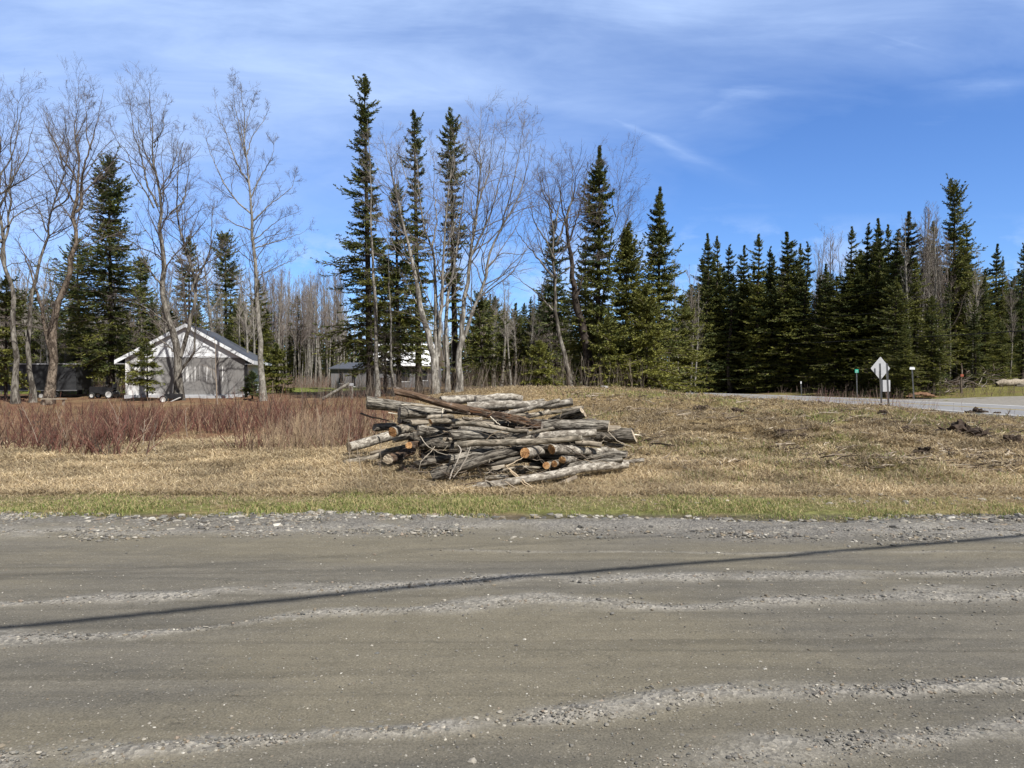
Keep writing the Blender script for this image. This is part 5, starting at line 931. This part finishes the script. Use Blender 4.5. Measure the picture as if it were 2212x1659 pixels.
tubes(mb, P, rng.uniform(.003, .008, N)[:, None]*np.array([[1, .9, .75, .6, .35]]), 4, c=np.array([(.40,.35,.28),(.20,.165,.13),(.10,.08,.065),(.30,.24,.17)])[rng.choice(4, N, p=[.2,.3,.3,.2])])
tag(mb.build('loose_twigs', M['twig']), 'tangle of thin loose branches and twigs caught among the stacked logs', 'twigs', kind='stuff')
# saw dust and bark chips in front of the pile
mb = MB(); N = 5200; x = rng.normal(1.4, 1.3, N); y = rng.uniform(9.75, 11.6, N); k = x > -2.6; x, y = x[k], y[k]; N = len(x); strands(mb, x, y, rng.uniform(.02, .09, N), rng.uniform(.006, .018, N), rng, np.array([(.50,.38,.22),(.34,.24,.14),(.24,.19,.15)])[rng.integers(3, size=N)], .03)
tag(mb.build('bark_chips', M['straw']), 'bark chips and shavings strewn at the foot of the log pile', 'bark chips', kind='stuff')

# ------------------------------------------------------------------ white gable building
M['white'] = m_plain('white_painted_siding', (.76, .785, .81), .6, .05, 3)
M['darkroof'] = m_plain('dark_roof_sheet', (.075, .08, .092), .6, .25, 8)
M['greywall'] = m_plain('weathered_shade_grey_siding', (.165, .165, .175), .8, .15, 4, streak=(1, 1, .2))  # weathered grey, darkened further for the tree shade on the house wing
M['metalroof'] = m_plain('light_metal_roof', (.80, .81, .83), .35, .06, 3)
M['black'] = m_plain('black_paint', (.022, .022, .024), .5, .3, 5); M['darkpanel'] = m_plain('dark_grey_panel', (.045, .047, .05), .4, .3, 2, bm=.1)
M['tyre'] = m_plain('rubber', (.03, .03, .03), .85, .2, 20); M['rim'] = m_plain('pale_rim', (.62, .62, .60), .4, .1, 10)
M['galv'] = m_plain('galvanised_steel', (.36, .37, .38), .45, .12, 14, metal=.7); M['signback'] = m_plain('sign_sheet_back', (.40, .41, .43), .6, .08, 6)
M['red'] = m_plain('faded_red', (.30, .085, .05), .7, .2, 10); M['glass'] = m_plain('dark_window_glass', (.02, .022, .026), .12, .2, 2)
m, t, b = new_mat('stained_plaster'); O = t.n('ShaderNodeTexCoord').outputs['Object']; v = t.mapping(O, (6, 1, .6)); f = t.noise(v, 3.5, 6, .7); g = t.noise(O, 1.3, 5, .6)
c = t.mix(t.ramp(f, .3, .7), (.15, .148, .145), (.25, .245, .24)); c = t.mix(t.math('MULTIPLY', t.ramp(g, .35, .7), .6), c, (.19, .18, .172))
sx = t.n('ShaderNodeSeparateXYZ'); t.l(O, sx.inputs[0]); st = t.ramp(t.noise(t.mapping(O, (7, 0, .15)), 2.4, 3, .6), .52, .60)
zone = t.math('MULTIPLY', t.math('MULTIPLY', t.ramp(sx.outputs[2], .95, 1.15), t.ramp(t.math('ADD', sx.outputs[2], t.math('MULTIPLY', t.noise(t.mapping(O, (4, 0, 0)), 2, 2), .5)), 2.2, 2.1)), t.math('MULTIPLY', t.ramp(sx.outputs[0], -3.9, -3.7), t.ramp(sx.outputs[0], -1.0, -1.2)))
left = t.math('MULTIPLY', t.ramp(sx.outputs[0], -4.7, -5.6), t.ramp(t.noise(O, 1.8, 5), .42, .56))
c = t.mix(t.math('MAXIMUM', t.math('MULTIPLY', zone, st), left), c, (.74, .74, .73)); t.l(c, b.inputs['Base Color']); b.inputs['Roughness'].default_value = .9; bump(t, b, f, .3, .01); M['plaster'] = m
HR = W3(530, 853, 45); th = rad(12)
bld = thing('white_building', (HR[0], HR[1], .35), 'white gabled outbuilding with grey stained front wall behind the many-limbed maple', 'building'); PLOC[bld.name] = (0, 0, 0); bld.rotation_euler = (0, 0, th)
Wd, Dp, zw, zp = 6.9, 9.0, 2.48, 4.45
def quadbox(mb, a, b, c, d, t3):   # slab from 4 corners, thickened along vector t3
    v = np.array([a, b, c, d], float); v2 = v+np.array(t3); mb.add(np.concatenate([v, v2]), [(0,3,2,1),(4,5,6,7),(0,1,5,4),(1,2,6,5),(2,3,7,6),(3,0,4,7)]); return mb
MB().box((-Wd, 0, .18), (0, .2, zw)).build('front_wall', M['plaster'], bld)
mb = MB(); v = np.array([(-Wd,-.03,zw),(0,-.03,zw),(-Wd/2,-.03,zp-.04),(-Wd,.17,zw),(0,.17,zw),(-Wd/2,.17,zp-.04)]); mb.add(v, [(0,1,4,3),(1,2,5,4),(2,0,3,5)], [(0,2,1),(3,4,5)]); mb.build('gable', M['white'], bld)
MB().box((-.2, .205, .18), (0, Dp, zw)).box((-Wd, .205, .18), (-Wd+.2, Dp, zw)).box((-Wd+.205, Dp-.2, .18), (-.205, Dp, zw)).build('side_wall', M['white'], bld)
MB().box((-Wd-.05, -.06, -.15), (.05, Dp, .18)).build('foundation', M['signback'], bld)
sl = (zp-zw)/(Wd/2); ov = .5; rk = .24
for s in (-1, 1):
    ex = -Wd/2+s*(Wd/2+ov); ez = zw-sl*ov
    mb = MB(); quadbox(mb, (-Wd/2, -rk, zp+.03), (ex, -rk, ez+.03), (ex, Dp+rk, ez+.03), (-Wd/2, Dp+rk, zp+.03), (0, 0, .09)); mb.build('roof', M['darkroof'], bld)
    mb = MB(); quadbox(mb, (-Wd/2, -rk-.03, zp-.12), (ex, -rk-.03, ez-.12), (ex, -rk, ez-.12), (-Wd/2, -rk, zp-.12), (0, 0, .22)); mb.build('fascia', M['white'], bld)
    mb = MB(); mb.box((min(ex, ex+s*.03), -rk-.03, ez-.14), (max(ex, ex+s*.03), Dp+rk, ez+.10)); mb.box((min(ex, -Wd/2+s*Wd/2), -rk, ez-.14), (max(ex, -Wd/2+s*Wd/2), Dp, ez-.12)); mb.build('eave', M['white'], bld)
MB().box((.02, -.16, .0), (.14, -.06, zw-.2)).build('downpipe', M['black'], bld)
MB().box((-4.2, -.5, -.05), (-.6, -.12, .12)).build('slab', M['signback'], bld)

# dark cargo trailer
tr = thing('cargo_trailer', (-30.2, 45.0, .38), 'dark grey enclosed trailer parked behind the stout brown-barked maple', 'trailer'); PLOC[tr.name] = (0, 0, 0); tr.rotation_euler = (0, 0, rad(7))
MB().box((-2.6, 0, .42), (2.7, 2.1, 2.02)).build('body', M['darkpanel'], tr)
mb = MB(); mb.box((-2.65, -.04, 2.02), (2.75, 2.14, 2.10)).build('roof', M['signback'], tr); MB().box((-2.64, -.03, .36), (2.74, .05, .42)).build('frame', M['galv'], tr)
MB().box((-1.3, -.03, .75), (-.4, -.001, 1.75)).build('door', M['greywall'], tr)
def wheel(par, x, y, z, r, w):
    mb = MB(); a = np.linspace(0, 6.2832, 21); P = np.stack([x+np.cos(a)*(r-w/2), 0*a+y, z+np.sin(a)*(r-w/2)], 1); tubes(mb, P[None], np.full((1, 21), w/2), 8); o = mb.build('wheel', M['tyre'], par, smooth=True)
    m2 = MB(); a = np.linspace(0, 6.2832, 20, endpoint=False); k = len(a); rr = r-w*.8; v = np.concatenate([np.stack([x+np.cos(a)*rr, 0*a+y-.05, z+np.sin(a)*rr], 1), np.stack([x+np.cos(a)*rr, 0*a+y+.05, z+np.sin(a)*rr], 1), [(x, y-.02, z), (x, y+.02, z)]]); i = np.arange(k); j = (i+1) % k
    m2.add(v, np.stack([i, j, j+k, i+k], 1), np.concatenate([np.stack([j, i, 0*i+2*k], 1), np.stack([i+k, j+k, 0*i+2*k+1], 1)])); q = m2.build('rim', M['rim'], o); return o
for x in (.6, 1.35): wheel(tr, x, .12, .05+.0, .33, .2)
MB().box((-3.5, .95, .28), (-2.6, 1.1, .40)).build('hitch', M['galv'], tr)
gt = thing('garden_tractor', (-25.0, 44.0, .28), 'small black and red riding mower left of the white building', 'riding mower'); PLOC[gt.name] = (0, 0, 0)
mb = MB(); mb.box((-.75, -.25, .35), (.0, .25, .75)).build('bonnet', M['black'], gt, smooth=False); MB().box((-.1, -.3, .28), (.75, .3, .42)).build('frame', M['black'], gt)
MB().box((.25, -.2, .55), (.65, .2, .68)).box((.60, -.2, .68), (.70, .2, 1.02)).build('seat', M['black'], gt); MB().box((-.78, -.2, .40), (-.755, .2, .55)).build('grille', M['red'], gt)
mb = MB(); tubes(mb, np.array([[(-.1, 0, .70), (.05, 0, .95), (.12, 0, 1.05)]]), np.full((1, 3), .02), 6); mb.build('steering_column', M['black'], gt)
for x, y, r in ((-.55, -.35, .2), (-.55, .35, .2), (.5, -.38, .28), (.5, .38, .28)): wheel(gt, x, y, r+.0, r, .12)
ct = thing('yard_cart', (W3(353, 862, 39.3)[0], 39.3, .18), 'little cart wheel with a white rim lying at the foot of the many-limbed maple', 'cart'); PLOC[ct.name] = (0, 0, 0)
wheel(ct, 0, 0, .2, .24, .13); MB().box((.0, .08, .25), (.9, .6, .5), rot=.1).build('tub', M['black'], ct); mb = MB(); tubes(mb, np.array([[(.3, -.05, .02), (.7, -.1, .2), (.98, -.1, .32)]]), np.full((1, 3), .035), 6); mb.build('handle', M['rim'], ct)
pt = W3(122, 866, 36.0); g0 = float(terr(np.array([pt[0]]), np.array([36.]))[0]); mb = MB(); mb.box((pt[0]-.75, 35.9, g0+.28), (pt[0]+.4, 36.2, g0+.34)); mb.box((pt[0]-.7, 36, g0-.05), (pt[0]-.62, 36.1, g0+.28)); mb.box((pt[0]+.28, 36, g0-.05), (pt[0]+.36, 36.1, g0+.28))
tag(mb.build('plank_bench', M['wood_bare'], loc=(float(pt[0]), 36., g0)), 'low weathered plank bench at the foot of the stout brown-barked maple', 'bench')

# grey house behind the spruces
fh = thing('farmhouse', (-9.0, 61, .55), 'grey sided house with bright metal roof hidden behind the spruces', 'house'); PLOC[fh.name] = (0, 0, 0)
MB().box((-2.9, 0, -.2), (2.4, 6, 2.05)).build('wall', M['greywall'], fh)
MB().box((-6.0, -1.5, -.2), (-2.905, 3, 1.75)).build('wing_wall', M['greywall'], fh)
mb = MB(); quadbox(mb, (-3.0, -.45, 2.0), (2.7, -.45, 2.0), (2.7, 3, 3.95), (-3.0, 3, 3.95), (0, 0, .08)); quadbox(mb, (-3.0, 3.002, 3.95), (2.7, 3.002, 3.95), (2.7, 6.4, 2.0), (-3.0, 6.4, 2.0), (0, 0, .08)); mb.build('roof', M['metalroof'], fh)
mb = MB(); quadbox(mb, (-6.2, -1.75, 1.72), (-2.95, -1.75, 1.72), (-2.95, 3.2, 2.3), (-6.2, 3.2, 2.3), (0, 0, .07)); mb.build('wing_roof', M['darkroof'], fh)
for x0, x1, y, z0, z1 in ((-5.3, -5.0, -1.53, .55, 1.5), (-4.25, -3.98, -1.53, .3, 1.4), (-.6, .3, -.03, .7, 1.7), (1.0, 1.8, -.03, .8, 1.6)):
    o = MB().box((x0, y, z0), (x1, y+.028, z1)).build('window', M['glass'], fh); MB().box((x0-.05, y-.02, z0-.06), (x1+.05, y+.02, z0-.002)).build('sill', M['white'], o)
MB().box((-2.5, -.04, -.1), (-1.5, -.001, 1.0)).build('door', M['black'], fh)
# slanting pole gate
gp = thing('pole_gate', tuple(W3(760, 862, 37)), 'peeling whitish pole slanting up to a short post left of the log pile', 'gate'); PLOC[gp.name] = (0, 0, 0)
o = W3(760, 862, 37); A = W3(697, 862, 37)-o; B = W3(755, 828, 37)-o
mb = MB(); tubes(mb, np.array([[A, (A+B)/2, B]]), np.full((1, 3), .085), 10); mb.build('slanting_pole', M['trunk_pale'], gp, smooth=True)
mb = MB(); tubes(mb, np.array([[(0.0, 0, -.3), (0, 0, .4), (0, 0, .72)]]), np.full((1, 3), .06), 10); mb.build('post', M['trunk_pale'], gp, smooth=True)
mb = MB(); mb.box((-.14, -.07, .68), (.08, .07, .82)).build('bracket', M['signback'], gp)

# ------------------------------------------------------------------ road signs and posts
def upost(mb, A, B, w=.055):
    A = np.array(A, float); B = np.array(B, float); d = unit(B-A); sx_ = np.array([1, 0, 0.]); y_ = np.array([0, 1, 0.])
    for off, hw, hd in ((0, w/2, .004), (-w/2, .004, .028), (w/2, .004, .028)):
        c = sx_*off+(y_*-.014 if hw < .01 else 0); v = [p+c+sx_*a*hw+y_*b_*hd for p in (A, B) for a, b_ in ((-1,-1),(1,-1),(1,1),(-1,1))]
        mb.add(v, [(0,3,2,1),(4,5,6,7),(0,1,5,4),(1,2,6,5),(2,3,7,6),(3,0,4,7)])
    return mb
def plate(mb, c, hw, hh, th_=.004, diamond=False, rnd=.03, yaw=0.0):
    pts = []; 
    for k in range(4):
        a0 = k*math.pi/2; cxk, czk = [(1,1),(-1,1),(-1,-1),(1,-1)][k]
        for j in range(5): a = a0+j*math.pi/8; pts.append((cxk*(hw-rnd)+rnd*math.cos(a), czk*(hh-rnd)+rnd*math.sin(a)))
    p = np.array(pts)
    if diamond: s = math.sqrt(.5); p = np.stack([(p[:, 0]-p[:, 1])*s, (p[:, 0]+p[:, 1])*s], 1)
    n = len(p); f = np.stack([c[0]+p[:, 0]*math.cos(yaw), c[1]-th_/2+p[:, 0]*math.sin(yaw), c[2]+p[:, 1]], 1); g = f+[0, th_, 0]; i = np.arange(1, n-1); j = np.arange(n)
    mb.add(np.concatenate([f, g]), np.stack([j, j+n, (j+1) % n+n, (j+1) % n], 1), np.concatenate([np.stack([0*i, i, i+1], 1), np.stack([0*i+n, i+1+n, i+n], 1)])); return mb
YS = 33.; g = W3(1912, 878, YS); sg = thing('warning_sign', tuple(g), 'bare backs of a diamond road sign and a small square plate on two leaning posts', 'road sign'); PLOC[sg.name] = (0, 0, 0)
def rel(px, py): return W3(px, py, YS)-g
for a, b_ in ((rel(1899.5, 785), rel(1904.5, 884)), (rel(1914.5, 785), rel(1920, 884))): upost(MB(), b_+[0, -.02, -.3], a+[0, -.02, 0]).build('post', M['galv'], sg)
c = rel(1907, 795.5); d = plate(MB(), c+[0, .22, 0], .385, .385, diamond=True, yaw=rad(15), rnd=.04).build('diamond_plate', M['signback'], sg); MB().box((c[0]+.03, c[1]+.215, c[2]-.38), (c[0]+.08, c[1]+.22, c[2]-.33)).build('sticker', M['white'], d)
c = rel(1917.5, 833.5); d = plate(MB(), c+[0, .20, 0], .27, .27, yaw=rad(15)).build('square_plate', M['signback'], sg); MB().box((c[0]+.14, c[1]+.215, c[2]-.22), (c[0]+.19, c[1]+.22, c[2]-.18)).build('sticker', M['white'], d)
M['signgreen'] = m_plain('green_sign_face', (.02, .36, .25), .5, .1, 8)
def postsign(pxb, pyb, pxt, pyt, Y, label, cat, build):
    gz = W3(pxb, pyb, Y); t = thing('sign_post' if cat != 'marker post' else 'marker_post', tuple(gz), label, cat); PLOC[t.name] = (0, 0, 0); top = W3(pxt, pyt, Y)-gz; upost(MB(), (0, 0, -.3), top).build('post', M['galv'], t); build(t, top); return t
def b_green(t, top):
    o = plate(MB(), top+[0, -.04, .02], .14, .14, rnd=.015).build('sign_face', M['signgreen'], t)
    mb = MB(); c = top+[0, -.047, .02]
    for x in (-.08, -.02, .06): mb.box((c[0]+x-.014, c[1]-.002, c[2]-.10), (c[0]+x+.014, c[1]+.002, c[2]-.05))
    mb.box((c[0]-.09, c[1]-.002, c[2]+.02), (c[0]+.09, c[1]+.002, c[2]+.04)); mb.build('marking', M['white'], o)
postsign(1852, 859, 1850, 802, 56, 'small green marker sign on a thin post beyond the highway', 'road sign', b_green)
def b_white(t, top): plate(MB(), top+[0, -.03, .10], .19, .075, rnd=.01).build('sign_face', M['white'], t); MB().box((top[0]-.15, top[1]-.01, top[2]+.17), (top[0]+.15, top[1]+.02, top[2]+.22)).build('upper_blade', M['signback'], t)
postsign(1975, 864, 1970, 799, 52, 'small white name sign on a grey post right of the diamond sign', 'road sign', b_white)
def b_ref(t, top): MB().box((top[0]-.05, top[1]-.04, top[2]-.12), (top[0]+.05, top[1]-.02, top[2]+.08)).build('reflector', M['white'], t)
postsign(1732, 855, 1730, 826, 62, 'short reflector post at the road edge, leftmost of the posts', 'marker post', b_ref)
fp = W3(2077, 845, 56); t = thing('wooden_post', tuple(fp), 'crooked bare wooden post with a faded red tag nailed on it', 'post'); PLOC[t.name] = (0, 0, 0)
top = W3(2076, 785, 56)-fp; mb = MB(); P = resample(np.array([(0, 0, -.3), (-.05, 0, .8), (.03, 0, 1.5), top]), 12); tubes(mb, P[None], np.linspace(.09, .06, 12)[None], 8); mb.build('pole', M['trunk_brown'], t, smooth=True)
c = W3(2076, 811, 56)-fp; MB().box((c[0]-.13, c[1]-.12, c[2]-.09), (c[0]+.12, c[1]-.09, c[2]+.09), rot=.12, piv=(c[0], c[1], c[2])).build('tag', M['red'], t)
# felled trunk beyond the highway
P = np.array([W3(2152, 822, 58), W3(2180, 818, 58.3), W3(2215, 822, 58.8), W3(2260, 824, 59.3)]); P = resample(P, 30)
t = thing('felled_trunk', tuple(P[10]-[0, 0, .3]), 'pale felled trunk split open, lying on the grass at the right edge', 'log'); PLOC[t.name] = (0, 0, 0); mb = MB(); f = np.linspace(0, 1, 30)
P[:, 2] = terr(P[:, 0], P[:, 1])+.24; P0_ = P[10]-[0, 0, .3]; t.location = tuple(P0_); P = P-P0_; A, F = np.meshgrid(np.linspace(0, 6.28, 14, endpoint=False), f*4); rj = 1+.25*fbm(np.stack([np.cos(A), np.sin(A), F*.8], -1), 3); R = np.r_[np.linspace(.12, .32, 6), np.full(24, .31)]
tubes(mb, P[None], R[None], 14, rj=rj[None]); mb.build('stem', M['wood_bare'], t, smooth=True)
mb = MB(); mb.box((0, -.36, .0), (1.4, -.26, .16)); mb.build('split_slab', M['bark_dark'], t)
def brushheap(c, n, L, h, rng, cols, name, label, cat, r=.02):
    mb = MB(); a = rng.uniform(0, 6.28, n); st = c+np.stack([rng.normal(0, L*.28, n), rng.normal(0, L*.15, n), rng.uniform(0, h*.6, n)], 1); d = unit(np.stack([np.cos(a), np.sin(a)*.5, rng.normal(.15, .3, n)], 1)); ln = rng.uniform(.3, 1., n)*L*.45
    P = np.stack([st+d*(ln*s)[:, None]+rng.normal(0, .04, (n, 3))*(s > 0) for s in (0, .3, .65, 1)], 1); P[..., 2] = np.maximum(P[..., 2], c[2]+.0)
    tubes(mb, P, rng.uniform(.4, 1, n)[:, None]*r*np.array([[1, .85, .6, .3]]), 4, c=np.array(cols)[rng.integers(len(cols), size=n)]); return tag(mb.build(name, M['twig'], loc=tuple(c)), label, cat)
rng = np.random.default_rng(88)
brushheap(W3(2035, 846, 57), 90, 4.2, 1.3, rng, [(.20,.17,.15),(.12,.09,.07),(.28,.25,.22)], 'brush_heap', 'grey heap of cut branches between the white name sign and the tagged post', 'brush heap', .04)
brushheap(W3(2110, 842, 59), 80, 4.0, 2.8, rng, [(.26,.22,.19),(.18,.14,.12)], 'brush_heap', 'tangle of fallen grey branches behind the tagged post', 'brush heap', .03)
c = W3(1991, 856, 54); mb = MB(); u = unit(ICO); 
def mound(c, rx_, ry_, rz_, mat, name, label, cat, seed, colr=(1, 1, 1), amp=.35):
    nu, nv = 28, 12; U, V = np.meshgrid(np.linspace(0, 2*np.pi, nu, endpoint=False), np.linspace(0, np.pi/2, nv)); rr = np.cos(V); q = np.stack([np.cos(U)*rr, np.sin(U)*rr, np.sin(V)], -1); d = 1+amp*fbm(q*2.2+seed, 4)+amp*.4*fbm(q*9+seed, 2)
    v = q*d[..., None]*[rx_, ry_, rz_]+np.array(c)-[0, 0, .03]; i = np.arange(nu*nv).reshape(nv, nu); j = np.roll(i, -1, 1); mb = MB(); mb.add(v.reshape(-1, 3), np.stack([i[:-1], j[:-1], j[1:], i[1:]], -1), c=colr); return tag(mb.build(name, mat, loc=tuple(c), smooth=False), label, cat)
mound(c, .9, .6, .3, m_plain('leaf_litter', (.20, .115, .07), .95, .4, 9, bm=1), 'leaf_pile', 'rusty heap of dead leaves at the foot of the white name sign', 'leaf pile', 3)
# turned sods, stumps and root lumps on the bank
GS = 'dark turned clods on the bank'
for k, (px, py, w_, h_, lab) in enumerate([(2080,943,34,20,'large dark overturned sod, left half of the biggest clod at the right'),(2112,945,24,15,'dark overturned sod, right half of the biggest clod at the right'),(2184,957,17,12,'small dark clod lowest at the right edge'),(2110,895,16,10,'root lump on the skyline of the bank at the right'),(2152,897,10,6,'small flat clod on the skyline left of the spiky root'),(1906,894,11,7,'dark hollowed clod just below the diamond sign'),(1690,936,20,8,'dark soil lump on the open bank left of the sign'),(1732,944,16,7,'second dark soil lump right of the first on the open bank'),(1520,884,12,7,'little grass tuft clod above the right of the log pile'),(1590,888,14,6,'dark clod on the bank between the pile and the road'),(1960,930,16,7,'broken clod below the diamond sign to the right'),(2000,975,18,8,'mossy clod low on the bank at the right')]):
    g = ground_hit(px, py); s = g[1]/FV; o = mound(g, w_*s*1.25, w_*s, h_*s*1.15, M['soil'], 'sod_clump', lab, 'dirt clod', 10+k, amp=.6); o['group'] = GS
for k, (px, py, L_, lab) in enumerate([(2176,900,.45,'spiky upright root sticking up on the skyline at the far right'),(2106,892,.5,'twisted root lying on the skyline root lump'),(1700,934,.5,'forked stick beside the dark soil lump'),(1590,872,.5,'pale stick lying below the skyline in the middle of the bank'),(1462,900,.4,'bleached stick right above the pile')]):
    g = ground_hit(px, py); stick(lab, [(0, 0), (1, 0), (2, 0)], .022, .008, 0, 0, branch=9, seed=40+k, group='roots and sticks on the bank', col=(.13,.105,.085) if k < 3 else (.42,.36,.28), conv=lambda a, b, Y, g=g, k=k, L_=L_: g+np.array([(a*.5*L_ if k else a*.06), 0, .03+(a*.22*L_ if k == 0 else a*.04)]))
g = W3(1307, 835, 31); g[2] = float(terr(np.array([g[0]]), np.array([31.]))[0]); mb = MB(); mb.box((g[0]-.14, g[1], g[2]), (g[0]+.14, g[1]+.2, g[2]+.15), rot=.2, piv=tuple(g)); mb.box((g[0]-.16, g[1]-.05, g[2]+.152), (g[0]+.05, g[1]+.1, g[2]+.17), rot=.1, piv=tuple(g)); tag(mb.build('plastic_box', M['white'], loc=tuple(g)), 'small white plastic box lying at the crest under the middle trees', 'box')
# saplings standing in the thicket
GT = 'lone saplings in the thicket'
for k, (pts, Y, lab) in enumerate([([(214,1098),(197,1052),(179,978)],13.9,'pale slender sapling leaning left over the front of the thicket'),([(252,1075),(250,1000),(256,905),(232,860)],16,'forked thin sapling in front of the mower'),([(262,1000),(255,905),(262,862)],17,'straight thin sapling right of the forked one'),([(300,1070),(308,960),(312,905)],16,'whitish stiff stem in the middle of the thicket'),([(404,960),(400,905),(402,880)],18,'short stem below the many-limbed maple'),([(469,864),(466,800),(466,745),(462,728)],36,'thin black and white sapling in front of the grey wall'),([(590,868),(589,835),(589,822)],36,'short stake right of the white building'),([(700,950),(690,905),(684,880)],15,'dry stalk near the left of the log pile'),([(786,1045),(777,1005),(770,960)],11.2,'pale bent stalk in front of the left end of the log pile'),([(758,1010),(752,960),(756,905)],11.6,'thin upright stalk left of the pale bent one'),([(824,1050),(822,1000),(820,960)],10.9,'short dry stalk before the long thin ground log'),([(86,1000),(72,930),(48,880)],15.5,'thin sapling leaning left near the picture edge'),([(148,990),(140,940),(120,885)],15.5,'thin sapling behind the pale slender leaning one'),([(362,1075),(340,1000),(330,950)],15,'pale stalk leaning left in the front of the thicket')]):
    g = ground_hit(pts[0][0], pts[0][1]) if Y < 12 else None
    def cv(a, b, Yq, g=g): return W3(a, b, Yq)
    Yb = Y; P0 = W3(pts[0][0], pts[0][1], Yb); gz = float(terr(np.array([P0[0]]), np.array([Yb]))[0]); pts2 = [(pts[0][0], HY+(CAM_H-gz+.02)/Yb*FV)]+[p for p in pts[1:]]
    stick(lab, pts2, .0065*(Yb/14) if k != 5 else .035, .003*(Yb/14), Yb, Yb+.05, name='sapling', cat='sapling', group=GT, branch=6, seed=60+k, col=(.42,.36,.29) if k in (0,3,8,13) else (.30,.25,.20), conv=cv)

# ------------------------------------------------------------------ cables
M['cable'] = m_plain('black_cable', (.02, .02, .02), .6, .1, 5)
h = 6.4; off = np.array([math.sin(rad(SUN_AZ)), -math.cos(rad(SUN_AZ))])*h/math.tan(rad(SUN_EL))
gp_ = [(-3.26, 4.57), (-1.25, 5.27), (1.46, 6.13), (5.13, 7.19)]; co = np.polyfit([p[0] for p in gp_], [p[1] for p in gp_], 2)
def shadow_cable(co, x0, x1, r, hh, label, sag=0.0):
    xs = np.linspace(x0, x1, 60); ys = np.polyval(co, xs) if len(co) == 3 else np.polyval(co, xs)
    lin0, lin1 = np.polyval(co, -4), np.polyval(co, 7)
    ys = np.where(xs < -4, lin0+(xs+4)*.40, np.where(xs > 7, lin1+(xs-7)*.26, ys)); of = np.array([math.sin(rad(SUN_AZ)), -math.cos(rad(SUN_AZ))])*hh/math.tan(rad(SUN_EL))
    P = np.stack([xs+of[0], ys+of[1], 0*xs+hh], 1); mb = MB(); tubes(mb, P[None], np.full((1, 60), r), 8); return tag(mb.build('utility_cable', M['cable'], loc=tuple(P[30]), smooth=True), label, 'cable', 'overhead cables')
shadow_cable(co, -45, 45, .033, h, 'thick bundled cable strung over the gravel road, casting the dark shadow line')
shadow_cable(np.polyfit([-4.1, -1.53, -.9], [5.74, 6.41, 6.62], 1), -45, 45, .007, 8.2, 'thin wire strung over the gravel road, casting the faint shadow line')
for lab, L_, r in (('lowest overhead wire in front of the woods', [(1500,744,78),(1584,749,74),(1877,734,60),(2100,722,50),(2300,708,43)], .032), ('middle overhead wire in front of the woods', [(1500,712,78),(1584,705,74),(1909,674,60),(2100,650,50),(2300,615,43)], .018), ('topmost overhead wire in front of the woods', [(1500,690,78),(1584,682,74),(1861,637,60),(2100,600,50),(2300,560,43)], .009)):
    P = resample(np.array([W3(*q) for q in L_]), 40); mb = MB(); tubes(mb, P[None], np.full((1, 40), r), 6); tag(mb.build('utility_cable', M['cable'], loc=tuple(P[20]), smooth=True), lab, 'cable', 'overhead cables')
